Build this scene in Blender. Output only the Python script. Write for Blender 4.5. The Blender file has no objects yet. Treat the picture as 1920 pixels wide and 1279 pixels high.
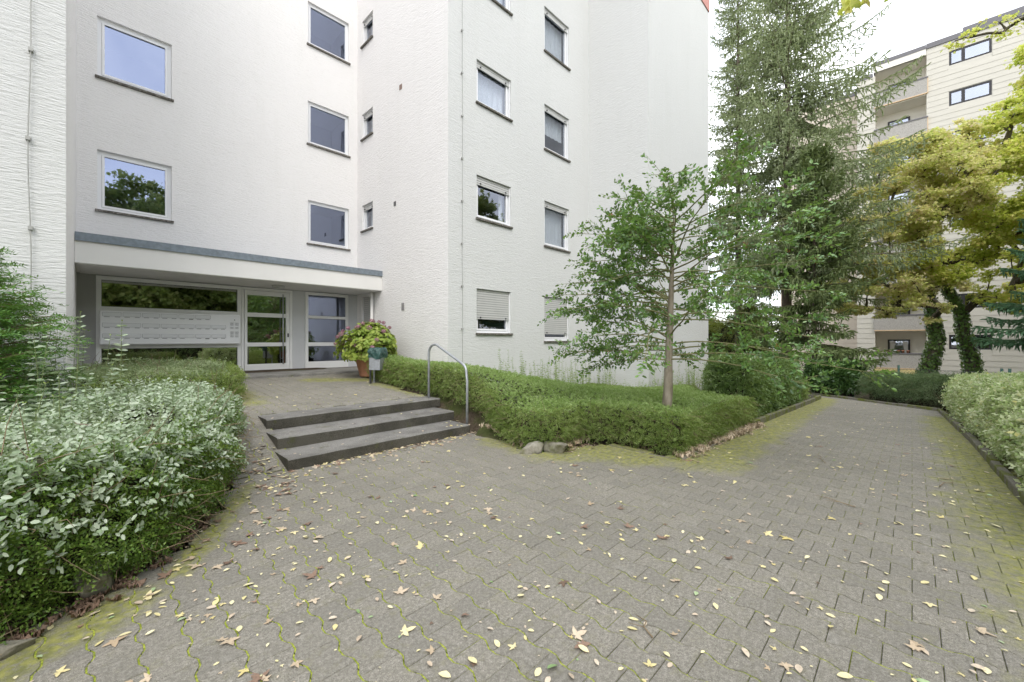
import bpy, math, random
import numpy as np
from math import sin, cos, pi, radians, sqrt, exp

scene = bpy.context.scene
COL = scene.collection
rng = np.random.default_rng(7)
random.seed(7)

# ------------------------------------------------------------------ camera, world, sun, exposure
cam_d = bpy.data.cameras.new("camera")
cam = bpy.data.objects.new("camera", cam_d)
COL.objects.link(cam)
cam.location = (0, 0, 1.45)
cam.rotation_euler = (radians(90), 0, radians(44.25 - 90))
cam_d.sensor_width = 36
cam_d.lens = 770 / 1920 * 36
cam_d.shift_y = -2.5 / 1920
cam_d.clip_start = 0.05
cam_d.clip_end = 600
scene.camera = cam

SUN_EL, SUN_AZ = radians(48), math.atan2(-0.58, -0.80)      # azimuth as atan2(x, y)
world = bpy.data.worlds.new("World")
scene.world = world
world.use_nodes = True
wn, wl = world.node_tree.nodes, world.node_tree.links
wn.clear()
w_out = wn.new("ShaderNodeOutputWorld")
w_bg = wn.new("ShaderNodeBackground")
w_bg.inputs[1].default_value = 0.145
w_sky = wn.new("ShaderNodeTexSky")
w_sky.sky_type = 'NISHITA'
w_sky.sun_disc = False
w_sky.sun_elevation = SUN_EL
w_sky.sun_rotation = SUN_AZ
w_sky.air_density = 1.0
w_sky.dust_density = 2.0
w_tc = wn.new("ShaderNodeTexCoord")
w_noise = wn.new("ShaderNodeTexNoise")
w_noise.inputs['Scale'].default_value = 2.3
w_noise.inputs['Detail'].default_value = 6
w_noise.inputs['Roughness'].default_value = 0.6
w_ramp = wn.new("ShaderNodeValToRGB")
w_ramp.color_ramp.elements[0].position = 0.30
w_ramp.color_ramp.elements[0].color = (0.22, 0.22, 0.22, 1)
w_ramp.color_ramp.elements[1].position = 0.62
w_ramp.color_ramp.elements[1].color = (0.92, 0.92, 0.92, 1)
w_mix = wn.new("ShaderNodeMix")
w_mix.data_type = 'RGBA'
w_mix.inputs[7].default_value = (9.6, 9.7, 9.9, 1)
wl.new(w_tc.outputs['Generated'], w_noise.inputs['Vector'])
wl.new(w_noise.outputs[0], w_ramp.inputs[0])
wl.new(w_ramp.outputs[0], w_mix.inputs[0])
wl.new(w_sky.outputs[0], w_mix.inputs[6])
wl.new(w_mix.outputs[2], w_bg.inputs[0])
wl.new(w_bg.outputs[0], w_out.inputs[0])

sun_d = bpy.data.lights.new("sun", 'SUN')
sun_d.energy = 0.75
sun_d.angle = radians(28)
sun_d.color = (1.0, 0.96, 0.9)
sun = bpy.data.objects.new("sun", sun_d)
COL.objects.link(sun)
sd = np.array([sin(SUN_AZ) * cos(SUN_EL), cos(SUN_AZ) * cos(SUN_EL), sin(SUN_EL)])
import mathutils
sun.rotation_euler = mathutils.Vector(sd).to_track_quat('Z', 'Y').to_euler()
sun.location = (-20, -20, 30)

scene.render.engine = 'CYCLES'
scene.view_settings.view_transform = 'Standard'
scene.view_settings.look = 'None'
scene.view_settings.exposure = 0.95
scene.view_settings.gamma = 1
scene.cycles.max_bounces = 12
scene.cycles.diffuse_bounces = 7
scene.cycles.glossy_bounces = 5
scene.cycles.transparent_max_bounces = 12

# ------------------------------------------------------------------ helpers: objects
def link(o, parent=None):
    COL.objects.link(o)
    if parent is not None:
        o.parent = parent
    return o

def thing(name, label, cat, loc=(0, 0, 0), group=None, rz=0):
    o = bpy.data.objects.new(name, None)
    o.empty_display_size = 0.2
    o.location = loc
    o.rotation_euler = (0, 0, rz)
    o['label'] = label
    o['category'] = cat
    if group: o['group'] = group
    return link(o)

def tag(o, label=None, cat=None, group=None, kind=None):
    if label: o['label'] = label
    if cat: o['category'] = cat
    if group: o['group'] = group
    if kind: o['kind'] = kind
    return o

def copy_tree(o, parent=None):
    c = o.copy()
    COL.objects.link(c)
    c.parent = parent
    c.matrix_parent_inverse = o.matrix_parent_inverse.copy()
    for ch in list(o.children):
        copy_tree(ch, c)
    return c

class MB:
    def __init__(s):
        s.v = []; s.f = []; s.m = []; s.sm = []
    def add(s, vs, fs, mi=0, smooth=False):
        b = len(s.v)
        s.v.extend([tuple(map(float, p)) for p in vs])
        for f in fs:
            s.f.append([b + i for i in f]); s.m.append(mi); s.sm.append(smooth)
    def box(s, x0, x1, y0, y1, z0, z1, mi=0):
        s.add([(x0, y0, z0), (x1, y0, z0), (x1, y1, z0), (x0, y1, z0), (x0, y0, z1), (x1, y0, z1), (x1, y1, z1), (x0, y1, z1)],
              [(0, 3, 2, 1), (4, 5, 6, 7), (0, 1, 5, 4), (1, 2, 6, 5), (2, 3, 7, 6), (3, 0, 4, 7)], mi)
    def tube(s, pts, rad, n=8, mi=0, cap=True, smooth=True):
        pts = [np.array(p, float) for p in pts]
        if not hasattr(rad, '__len__'): rad = [rad] * len(pts)
        base = len(s.v); prev = None
        for i, p in enumerate(pts):
            t = pts[min(i + 1, len(pts) - 1)] - pts[max(i - 1, 0)]
            t = t / (np.linalg.norm(t) + 1e-9)
            if prev is None:
                a = np.array((0, 0, 1.)) if abs(t[2]) < .9 else np.array((1., 0, 0))
            else: a = prev
            u = a - t * a.dot(t); u /= np.linalg.norm(u) + 1e-9
            prev = u
            w = np.cross(t, u)
            for k in range(n):
                q = p + rad[i] * (cos(2 * pi * k / n) * u + sin(2 * pi * k / n) * w)
                s.v.append(tuple(map(float, q)))
        for i in range(len(pts) - 1):
            for k in range(n):
                a = base + i * n + k; b = base + i * n + (k + 1) % n
                s.f.append([a, b, b + n, a + n]); s.m.append(mi); s.sm.append(smooth)
        if cap:
            s.f.append([base + k for k in range(n)][::-1]); s.m.append(mi); s.sm.append(False)
            e = base + (len(pts) - 1) * n
            s.f.append([e + k for k in range(n)]); s.m.append(mi); s.sm.append(False)
    def lathe(s, prof, c=(0, 0, 0), n=32, mi=0):
        b = len(s.v)
        for r, z in prof:
            for k in range(n):
                s.v.append((c[0] + r * cos(2 * pi * k / n), c[1] + r * sin(2 * pi * k / n), c[2] + z))
        for i in range(len(prof) - 1):
            for k in range(n):
                a = b + i * n + k; d = b + i * n + (k + 1) % n
                s.f.append([a, d, d + n, a + n]); s.m.append(mi); s.sm.append(True)
    def mesh(s, name, mats):
        me = bpy.data.meshes.new(name)
        me.from_pydata(s.v, [], s.f)
        if not isinstance(mats, (list, tuple)): mats = [mats]
        for m in mats: me.materials.append(m)
        me.polygons.foreach_set('material_index', s.m)
        me.polygons.foreach_set('use_smooth', s.sm)
        me.update()
        return me
    def build(s, name, mats, parent=None, bevel=0, loc=None):
        o = bpy.data.objects.new(name, s.mesh(name, mats))
        if bevel:
            b = o.modifiers.new('bevel', 'BEVEL'); b.width = bevel; b.segments = 2; b.limit_method = 'ANGLE'
        if loc: o.location = loc
        return link(o, parent)

def norm(a):
    return a / (np.linalg.norm(a, axis=-1, keepdims=True) + 1e-9)

TEMPL = {
    'diamond': (np.array([(0, 0, 0), (.45, .5, .13), (1, 0, 0), (.45, -.5, .13)]), [(0, 2, 1), (0, 3, 2)]),
    'oval': (np.array([(0, 0, 0), (.28, .42, .10), (.68, .40, .10), (1, 0, -.08), (.68, -.40, .10), (.28, -.42, .10)]), [(0, 3, 2, 1), (0, 5, 4, 3)]),
    'maple': (np.array([(0, 0, 0), (.05, .32, .02), (.30, .30, .05), (.45, .62, -.04), (.58, .30, .04), (1, 0, -.10), (.58, -.30, .04), (.45, -.62, -.04), (.30, -.30, .05), (.05, -.32, .02)]),
              [(0, 5, 4, 2), (0, 2, 1), (2, 4, 3), (0, 8, 6, 5), (0, 9, 8), (8, 7, 6)]),
    'blade': (np.array([(0, 0, 0), (.4, .5, 0), (1, 0, 0), (.4, -.5, 0), (.4, 0, .5), (.4, 0, -.5)]), [(0, 1, 2, 3), (0, 4, 2, 5)]),
    'needle': (np.array([(0, 0, 0), (.5, .5, 0), (1, 0, 0), (.5, -.5, 0)]), [(0, 1, 2, 3)]),
}

def leaf_mesh(name, P, D, U, L, W, shape, mat, parent=None):
    T, faces = TEMPL[shape]
    D = norm(D); S = norm(np.cross(U, D)); Nn = np.cross(D, S)
    N = len(P); k = len(T)
    L = np.broadcast_to(L, (N,)); W = np.broadcast_to(W, (N,))
    V = (P[:, None, :] + T[None, :, 0:1] * (D * L[:, None])[:, None, :] + T[None, :, 1:2] * (S * W[:, None])[:, None, :]
         + T[None, :, 2:3] * (Nn * W[:, None])[:, None, :]).reshape(-1, 3)
    flat = np.array([i for f in faces for i in f]); lens = np.array([len(f) for f in faces])
    loops = (flat[None, :] + (np.arange(N) * k)[:, None]).reshape(-1)
    tot = np.tile(lens, N); start = np.concatenate(([0], np.cumsum(tot)[:-1]))
    me = bpy.data.meshes.new(name)
    me.vertices.add(len(V)); me.vertices.foreach_set('co', V.astype(np.float32).ravel())
    me.loops.add(len(loops)); me.loops.foreach_set('vertex_index', loops.astype(np.int32))
    me.polygons.add(len(tot)); me.polygons.foreach_set('loop_start', start.astype(np.int32))
    me.polygons.foreach_set('loop_total', tot.astype(np.int32))
    me.update(calc_edges=True)
    me.materials.append(mat)
    o = bpy.data.objects.new(name, me)
    return link(o, parent)

def rnd(n, k=3): return rng.normal(size=(n, k))
def uni(a, b, n): return rng.uniform(a, b, n)

def sprigs(P, D, N, ln, m, leafL, ratio=.5, droop=.3, spread=1.0):
    """expand sprig bases into leaves set along both sides of a short twig"""
    n = len(P); D = norm(D)
    S = norm(np.cross(N, D)); Nn = np.cross(D, S)
    t = (np.arange(m) + .6) / m
    ln = np.broadcast_to(ln, (n,))
    pos = P[:, None, :] + D[:, None, :] * (t[None, :] * ln[:, None])[:, :, None]
    pos[:, :, 2] -= droop * (t[None, :] ** 2) * ln[:, None]
    side = np.where(np.arange(m) % 2 == 0, 1., -1.)[None, :, None]
    ld = D[:, None, :] * .7 + side * S[:, None, :] * spread + rng.normal(size=(n, m, 3)) * .25
    un = Nn[:, None, :] + rng.normal(size=(n, m, 3)) * .35
    ll = leafL * rng.uniform(.7, 1.25, size=(n, m))
    return pos.reshape(-1, 3), ld.reshape(-1, 3), un.reshape(-1, 3), ll.ravel(), (ll * ratio).ravel()

# ------------------------------------------------------------------ helpers: materials
class NT:
    def __init__(s, name):
        s.mat = bpy.data.materials.new(name); s.mat.use_nodes = True
        s.n = s.mat.node_tree.nodes; s.l = s.mat.node_tree.links
        s.n.clear(); s.out = s.n.new('ShaderNodeOutputMaterial')
    def node(s, t, **kw):
        nd = s.n.new(t)
        for k, v in kw.items(): setattr(nd, k, v)
        return nd
    def set(s, sock, v):
        if hasattr(v, 'is_output') or isinstance(v, bpy.types.NodeSocket): s.l.new(v, sock)
        else:
            if isinstance(v, (tuple, list)) and len(v) == 3 and sock.type == 'RGBA': v = (*v, 1)
            sock.default_value = v
    def pos(s):
        g = s.node('ShaderNodeNewGeometry'); return g.outputs['Position']
    def geo(s): return s.node('ShaderNodeNewGeometry')
    def scale(s, vec, sc):
        m = s.node('ShaderNodeVectorMath', operation='MULTIPLY'); s.set(m.inputs[0], vec); m.inputs[1].default_value = sc
        return m.outputs[0]
    def noise(s, vec, scale=5, detail=3, rough=.55, dist=0):
        nd = s.node('ShaderNodeTexNoise'); s.set(nd.inputs['Vector'], vec)
        nd.inputs['Scale'].default_value = scale; nd.inputs['Detail'].default_value = detail
        nd.inputs['Roughness'].default_value = rough; nd.inputs['Distortion'].default_value = dist
        return nd.outputs[0]
    def math(s, op, a, b=0., c=None, clamp=False):
        nd = s.node('ShaderNodeMath', operation=op); nd.use_clamp = clamp
        s.set(nd.inputs[0], a); s.set(nd.inputs[1], b)
        if c is not None: s.set(nd.inputs[2], c)
        return nd.outputs[0]
    def ramp(s, fac, stops, interp='LINEAR'):
        nd = s.node('ShaderNodeValToRGB'); cr = nd.color_ramp; cr.interpolation = interp
        while len(cr.elements) < len(stops): cr.elements.new(.5)
        for e, (p, c) in zip(cr.elements, stops):
            e.position = p; e.color = (*c, 1) if len(c) == 3 else c
        s.set(nd.inputs[0], fac); return nd.outputs[0]
    def rmap(s, v, a, b, c=0., d=1., smooth=False):
        nd = s.node('ShaderNodeMapRange'); nd.clamp = True
        if smooth: nd.interpolation_type = 'SMOOTHSTEP'
        s.set(nd.inputs[0], v); nd.inputs[1].default_value = a; nd.inputs[2].default_value = b
        nd.inputs[3].default_value = c; nd.inputs[4].default_value = d; return nd.outputs[0]
    def mix(s, f, a, b, mode='MIX'):
        nd = s.node('ShaderNodeMix', data_type='RGBA', blend_type=mode); s.set(nd.inputs[0], f)
        s.set(nd.inputs[6], a); s.set(nd.inputs[7], b); return nd.outputs[2]
    def bump(s, h, strength=.5, dist=.01):
        nd = s.node('ShaderNodeBump'); nd.inputs['Strength'].default_value = strength
        nd.inputs['Distance'].default_value = dist; s.set(nd.inputs['Height'], h); return nd.outputs[0]
    def bsdf(s, col, rough=.8, bump=None, metal=0, spec=.3, **kw):
        b = s.node('ShaderNodeBsdfPrincipled'); s.set(b.inputs['Base Color'], col); s.set(b.inputs['Roughness'], rough)
        b.inputs['Metallic'].default_value = metal; b.inputs['Specular IOR Level'].default_value = spec
        if bump is not None: s.set(b.inputs['Normal'], bump)
        s.l.new(b.outputs[0], s.out.inputs[0]); return b
    def seg(s, p, a, b, r0, r1):
        """1 near the segment a-b (within r0), falling to 0 at r1 (xy only)"""
        ax, ay = a; bx, by = b; dx, dy = bx - ax, by - ay; L2 = dx * dx + dy * dy
        fl = s.scale(p, (1, 1, 0))
        q = s.node('ShaderNodeVectorMath', operation='SUBTRACT'); s.set(q.inputs[0], fl); q.inputs[1].default_value = (ax, ay, 0)
        d = s.node('ShaderNodeVectorMath', operation='DOT_PRODUCT'); s.set(d.inputs[0], q.outputs[0]); d.inputs[1].default_value = (dx / L2, dy / L2, 0)
        t = s.math('MINIMUM', s.math('MAXIMUM', d.outputs['Value'], 0.), 1.)
        sc = s.node('ShaderNodeVectorMath', operation='SCALE'); sc.inputs[0].default_value = (dx, dy, 0); s.set(sc.inputs['Scale'], t)
        e = s.node('ShaderNodeVectorMath', operation='DISTANCE'); s.set(e.inputs[0], q.outputs[0]); s.set(e.inputs[1], sc.outputs[0])
        return s.rmap(e.outputs['Value'], r0, r1, 1., 0., smooth=True)

def plain(name, col, rough=.6, metal=0, var=.06, nscale=8, spec=.4, bumpd=0):
    t = NT(name); p = t.pos(); n = t.noise(p, nscale, 4)
    c = t.mix(t.rmap(n, .3, .7), tuple(x * (1 - var) for x in col), tuple(min(1, x * (1 + var)) for x in col))
    t.bsdf(c, rough, t.bump(t.noise(p, nscale * 12, 3), .3, bumpd) if bumpd else None, metal, spec)
    return t.mat

def foliage(name, cols, rough=.5, trans=.35, clump=2.0, spec=.4, gloss=None):
    """cols: ramp of leaf colours, chosen leaf by leaf and drifting between clumps"""
    t = NT(name); g = t.geo()
    n = t.noise(g.outputs['Position'], clump, 3)
    f = t.math('ADD', t.math('MULTIPLY', g.outputs['Random Per Island'], .62), t.math('MULTIPLY', t.rmap(n, .3, .7), .38))
    k = len(cols)
    c = t.ramp(f, [((i + .0) / max(1, k - 1), cc) for i, cc in enumerate(cols)])
    b = t.node('ShaderNodeBsdfPrincipled'); t.set(b.inputs['Base Color'], c); b.inputs['Roughness'].default_value = rough
    b.inputs['Specular IOR Level'].default_value = spec
    tr = t.node('ShaderNodeBsdfTranslucent'); t.set(tr.inputs[0], t.mix(.35, c, (.35, .42, .04)))
    m = t.node('ShaderNodeMixShader'); m.inputs[0].default_value = trans
    t.l.new(b.outputs[0], m.inputs[1]); t.l.new(tr.outputs[0], m.inputs[2]); t.l.new(m.outputs[0], t.out.inputs[0])
    return t.mat

def bark(name, a, b, sc=14, moss=None):
    t = NT(name); p = t.pos()
    n = t.noise(t.scale(p, (1, 1, .35)), sc, 5, .65)
    c = t.mix(t.rmap(n, .3, .7), a, b)
    if moss: c = t.mix(t.rmap(t.noise(p, 6, 3), .5, .65, 0, .8), c, moss)
    t.bsdf(c, .9, t.bump(n, .6, .01), spec=.15)
    return t.mat

def stucco(name, col, grain=.55):
    t = NT(name); p = t.pos()
    q = t.scale(p, (5.5, 5.5, 46))
    n1 = t.noise(q, 1.0, 3, .55, .6)
    n2 = t.noise(t.scale(p, (14, 14, 60)), 1.0, 2, .6)
    n3 = t.noise(p, 130, 2)
    h = t.math('ADD', t.math('MULTIPLY', n1, 1.0), t.math('ADD', t.math('MULTIPLY', n2, .6), t.math('MULTIPLY', n3, .25)))
    big = t.noise(t.scale(p, (.5, .5, .22)), 1.3, 5, .6)
    streak = t.noise(t.scale(p, (2.2, 2.2, .12)), 1.6, 4, .6)
    c = t.mix(t.rmap(big, .3, .7), tuple(x * .965 for x in col), col)
    c = t.mix(t.rmap(streak, .55, .8, 0, .22), c, (col[0] * .86, col[1] * .87, col[2] * .83))
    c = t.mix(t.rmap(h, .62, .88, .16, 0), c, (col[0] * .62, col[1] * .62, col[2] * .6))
    t.bsdf(c, .92, t.bump(h, grain, .022), spec=.15)
    return t.mat

def glass(name, tint=(.72, .76, .78), refl=.42, rcol=(.86, .88, .97)):
    t = NT(name)
    tr = t.node('ShaderNodeBsdfTransparent'); tr.inputs[0].default_value = (*tint, 1)
    gl = t.node('ShaderNodeBsdfGlossy'); gl.inputs['Roughness'].default_value = .012; gl.inputs[0].default_value = (*rcol, 1)
    t.set(gl.inputs['Normal'], t.bump(t.noise(t.pos(), .9, 1), .03, .05))
    fr = t.node('ShaderNodeFresnel'); fr.inputs[0].default_value = 1.6
    f = t.math('ADD', fr.outputs[0], refl, clamp=True)
    f = t.math('MULTIPLY', f, t.math('SUBTRACT', 1., t.geo().outputs['Backfacing']))
    m = t.node('ShaderNodeMixShader'); t.set(m.inputs[0], f)
    t.l.new(tr.outputs[0], m.inputs[1]); t.l.new(gl.outputs[0], m.inputs[2]); t.l.new(m.outputs[0], t.out.inputs[0])
    return t.mat

def moss_mask(t, p):
    segs = [((4.6, 3.15), (5.25, 1.95), .25, 1.05), ((5.2, 1.9), (9.5, 2.0), .22, .85), ((9.5, 2.0), (16.5, 2.1), .2, .8),
            ((6.0, -.72), (13.5, -.6), .1, .85), ((-.7, 2.6), (.1, 3.1), .0, .42), ((.4, 3.3), (1.1, 4.7), .0, .2),
            ((4.4, 9.0), (3.5, 9.6), .1, .6), ((1.65, 7.5), (1.75, 9.8), .05, .7), ((4.3, 5.9), (4.35, 8.3), .0, .45),
            ((3.0, -1.0), (5.5, -.8), .1, 1.2), ((4.1, 4.2), (4.1, 3.2), .0, .7)]
    m = None
    for a, b, r0, r1 in segs:
        v = t.seg(p, a, b, r0, r1)
        m = v if m is None else t.math('MAXIMUM', m, v)
    n = t.noise(p, 3.2, 5, .65); n2 = t.noise(p, 28, 3)
    return t.math('MULTIPLY', t.rmap(t.math('ADD', m, t.math('MULTIPLY', t.math('SUBTRACT', n, .5), 1.5)), .38, .95), t.rmap(n2, .36, .52, .25, 1))

def paving_mat():
    t = NT('concrete_paver'); g = t.geo(); p = g.outputs['Position']
    sp = t.noise(p, 240, 2, .7); sp2 = t.noise(p, 95, 2, .6)
    oi = t.node('ShaderNodeObjectInfo')
    rv = t.math('FRACT', t.math('ADD', g.outputs['Random Per Island'], oi.outputs['Random']))
    c = t.mix(t.rmap(sp, .34, .66), (.145, .134, .112), (.45, .422, .365))
    c = t.mix(t.rmap(sp2, .55, .72, 0, .5), c, (.50, .48, .43))
    c = t.mix(t.rmap(rv, 0, 1, 0, .42), c, (.19, .183, .165))
    big = t.noise(p, .8, 5, .6)
    c = t.mix(t.rmap(big, .38, .62, 0, .32), c, (.20, .19, .165))
    c = t.mix(t.rmap(t.noise(p, 5, 4, .7), .58, .74, 0, .3), c, (.42, .41, .38))
    c = t.mix(t.rmap(t.noise(p, 48, 4, .75), .42, .62, .42, 0), c, (.085, .08, .06))
    c = t.mix(t.rmap(t.noise(p, 11, 5, .7), .54, .66, 0, .38), c, (.21, .20, .12))
    m = moss_mask(t, p)
    mossc = t.mix(t.rmap(t.noise(p, 16, 3), .35, .65), (.15, .165, .03), (.36, .36, .07))
    c = t.mix(t.math('MULTIPLY', m, .72), c, mossc)
    t.bsdf(c, .93, t.bump(t.math('ADD', sp, sp2), .7, .004), spec=.2)
    return t.mat

def joint_mat():
    t = NT('mossy_joint_fill'); p = t.pos()
    n = t.noise(p, 1.7, 4, .65); n2 = t.noise(p, 26, 3, .6)
    c = t.mix(t.rmap(n2, .3, .7), (.14, .135, .09), (.26, .245, .18))
    mossc = t.mix(t.rmap(t.noise(p, 60, 2), .35, .65), (.16, .20, .025), (.38, .42, .07))
    f = t.math('MULTIPLY', t.rmap(n, .20, .38), t.rmap(n2, .26, .42))
    f = t.math('MAXIMUM', f, moss_mask(t, p))
    c = t.mix(f, c, mossc)
    t.bsdf(c, .95, t.bump(n2, .8, .006), spec=.1)
    return t.mat

M = {}
M['stucco'] = stucco('scratched_white_render', (.80, .785, .775))
M['stucco_lit'] = stucco('light_dimmed_white_render', (.625, .63, .62))  # same white render; darker colour offsets the stronger light on these walls
M['paint'] = plain('smooth_white_paint', (.74, .73, .71), .6, var=.03, nscale=2, bumpd=.002)
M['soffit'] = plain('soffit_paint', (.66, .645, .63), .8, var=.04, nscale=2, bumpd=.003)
M['greywall'] = plain('grey_painted_wall', (.36, .36, .355), .75, var=.05, nscale=3, bumpd=.003)
M['greypanel'] = plain('pale_grey_panel', (.56, .575, .59), .6, var=.03, nscale=3)
M['zinc'] = plain('weathered_zinc', (.20, .235, .27), .55, .3, var=.18, nscale=14)
M['upvc'] = plain('white_window_plastic', (.78, .785, .80), .35, var=.015, nscale=3)
M['alu'] = plain('painted_aluminium', (.78, .79, .785), .4, var=.02, nscale=3)
M['gasket'] = plain('dark_gasket', (.05, .05, .055), .6)
M['shutter'] = plain('roller_shutter_plastic', (.52, .52, .505), .5, var=.04, nscale=3)
M['slatgap'] = plain('shadowed_slat_groove', (.20, .20, .20), .8)
M['glass'] = glass('window_glass', refl=.30, rcol=(.58, .66, .90))
M['glass_c'] = glass('lace_window_glass', tint=(.86, .88, .90), refl=.16, rcol=(.66, .70, .80))
M['glass_in'] = glass('entrance_glass', (.55, .6, .55), .40, (.90, .93, .86))
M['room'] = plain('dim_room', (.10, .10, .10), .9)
M['hall'] = plain('hallway_wall', (.16, .165, .15), .9, var=.3, nscale=2)
M['curtain'] = plain('net_curtain', (.72, .73, .73), .9, var=.1, nscale=30)
M['steel'] = plain('galvanised_steel', (.42, .44, .47), .45, .6, var=.12, nscale=20)
M['darkmetal'] = plain('dark_metal', (.06, .06, .065), .5, .4)
M['terracotta'] = plain('terracotta', (.36, .17, .105), .8, var=.16, nscale=7, bumpd=.002)
M['soil'] = plain('soil', (.06, .045, .032), .98, var=.5, nscale=9, bumpd=.03)
M['wood'] = bark('twig_bark', (.16, .12, .075), (.30, .235, .15), 30)
M['cable'] = plain('lightning_cable', (.36, .36, .34), .6, .2)
M['pinkclad'] = plain('pink_fascia', (.52, .25, .22), .7, var=.06)
M['paver'] = paving_mat()
M['joint'] = joint_mat()

def sill_mat():
    t = NT('weathered_sill'); p = t.pos(); n = t.noise(p, 28, 4, .7)
    t.bsdf(t.ramp(n, [(.30, (.035, .032, .028)), (.5, (.13, .12, .105)), (.7, (.34, .32, .29))]), .9, t.bump(n, .5, .004), spec=.15)
    return t.mat
M['sill'] = sill_mat()
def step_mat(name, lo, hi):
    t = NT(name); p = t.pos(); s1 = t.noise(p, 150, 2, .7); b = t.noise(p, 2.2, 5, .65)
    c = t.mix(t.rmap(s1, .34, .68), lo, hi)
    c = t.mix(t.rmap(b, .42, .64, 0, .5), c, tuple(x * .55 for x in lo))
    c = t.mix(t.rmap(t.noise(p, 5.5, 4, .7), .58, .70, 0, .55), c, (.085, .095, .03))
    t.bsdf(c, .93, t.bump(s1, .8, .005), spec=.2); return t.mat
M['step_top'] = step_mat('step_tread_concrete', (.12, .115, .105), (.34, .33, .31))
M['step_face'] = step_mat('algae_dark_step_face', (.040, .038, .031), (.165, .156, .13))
M['slab'] = step_mat('threshold_concrete', (.19, .185, .17), (.36, .35, .325))
def kerb_mat():
    t = NT('mossy_kerb_concrete'); p = t.pos(); n = t.noise(p, 4, 4, .65); s1 = t.noise(p, 90, 2)
    c = t.mix(t.rmap(s1, .3, .7), (.12, .11, .09), (.25, .235, .2))
    c = t.mix(t.rmap(n, .45, .6, 0, .9), c, (.13, .15, .03))
    t.bsdf(c, .95, t.bump(s1, .8, .006), spec=.15); return t.mat
M['kerb'] = kerb_mat()
def stone_mat():
    t = NT('boulder_stone'); p = t.pos(); n = t.noise(p, 7, 6, .7)
    c = t.ramp(n, [(.3, (.09, .08, .06)), (.5, (.24, .225, .18)), (.7, (.38, .36, .31))])
    c = t.mix(t.rmap(t.noise(p, 5, 3), .5, .65, 0, .6), c, (.11, .12, .035))
    t.bsdf(c, .95, t.bump(n, .8, .02), spec=.15); return t.mat
M['stone'] = stone_mat()
def ground_mat():
    t = NT('earth_and_grass'); p = t.pos(); n = t.noise(p, 1.2, 5, .65); n2 = t.noise(p, 22, 4, .7)
    c = t.mix(t.rmap(n2, .3, .7), (.045, .034, .024), (.12, .095, .068))
    c = t.mix(t.math('MULTIPLY', t.rmap(n, .5, .62), .7), c, (.06, .085, .02))
    t.bsdf(c, .97, t.bump(n2, .9, .03), spec=.1); return t.mat
M['ground'] = ground_mat()

# ------------------------------------------------------------------ terrain
def base_z(x): return -0.04 * max(0., min(x, 42.) - 5.)
def ramp_z(y):
    if y < 4.95: return 0.
    if y < 6.44: return .4226 * (y - 4.95) / 1.49
    return .405 + (y - 6.0) * .04
def in_poly(x, y, poly):
    c = False; n = len(poly); j = n - 1
    for i in range(n):
        xi, yi = poly[i]; xj, yj = poly[j]
        if (yi > y) != (yj > y) and x < (xj - xi) * (y - yi) / (yj - yi) + xi: c = not c
        j = i
    return c
TERRACE = [(-.2, 4.95), (1.57, 4.95), (1.57, 6.0), (4.32, 6.0), (4.42, 8.5), (4.9, 8.9), (5.1, 10.5), (-.2, 10.5)]
LOWER = [(-3.2, 1.2), (-.6, 2.95), (-.2, 3.25), (.35, 3.55), (.75, 4.3), (1.0, 4.95), (4.22, 4.95), (4.1, 4.0), (3.95, 3.35), (4.3, 3.2), (4.75, 3.3),
         (5.08, 3.0), (5.0, 2.14), (16.6, 2.2), (17.0, 3.2), (16.4, 7.5), (18.2, 7.5), (18.2, 2.6), (15.5, -.58), (9.9, -.80), (5.5, -.86), (3.4, -1.08), (2.2, -3.0), (-3.2, -3.0)]
def sstep(a, b, x):
    t = max(0., min(1., (x - a) / (b - a))); return t * t * (3 - 2 * t)
def pave_z(x, y):
    if in_poly(x, y, TERRACE) : return ramp_z(y)
    return base_z(x)
def bed_z(x, y):
    """soil height outside the paving"""
    if 1.4 < x < 4.36 and 4.9 < y < 6.7: return -.06
    if x < 1.6: return ramp_z(y) * (1 if y > 4.95 else 1)
    return base_z(x) + ramp_z(y + .9) * (1 - sstep(4.4, 8.2, x)) if y > 4.0 else base_z(x)

# ground sheet
def axis(a, b, fine0, fine1, fs, cs):
    v = list(np.arange(a, fine0, cs)) + list(np.arange(fine0, fine1, fs)) + list(np.arange(fine1, b + cs, cs))
    return v
gx = axis(-90, 150, -4, 19, .25, 6.0); gy = axis(-90, 110, -4, 13, .25, 6.0)
mb = MB()
vs = []
for y in gy:
    for x in gx:
        if in_poly(x, y, TERRACE): z = ramp_z(y) - .07
        elif in_poly(x, y, LOWER): z = base_z(x) - .07
        else: z = bed_z(x, min(y, 13)) - .03
        if x > 30: z -= .04 * (min(x, 40) - 30)
        vs.append((x, y, z))
nx = len(gx)
fs = [(j * nx + i, j * nx + i + 1, (j + 1) * nx + i + 1, (j + 1) * nx + i) for j in range(len(gy) - 1) for i in range(nx - 1)]
mb.add(vs, fs, 0, True)
tag(mb.build('ground', M['ground']), kind='structure')

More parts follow.
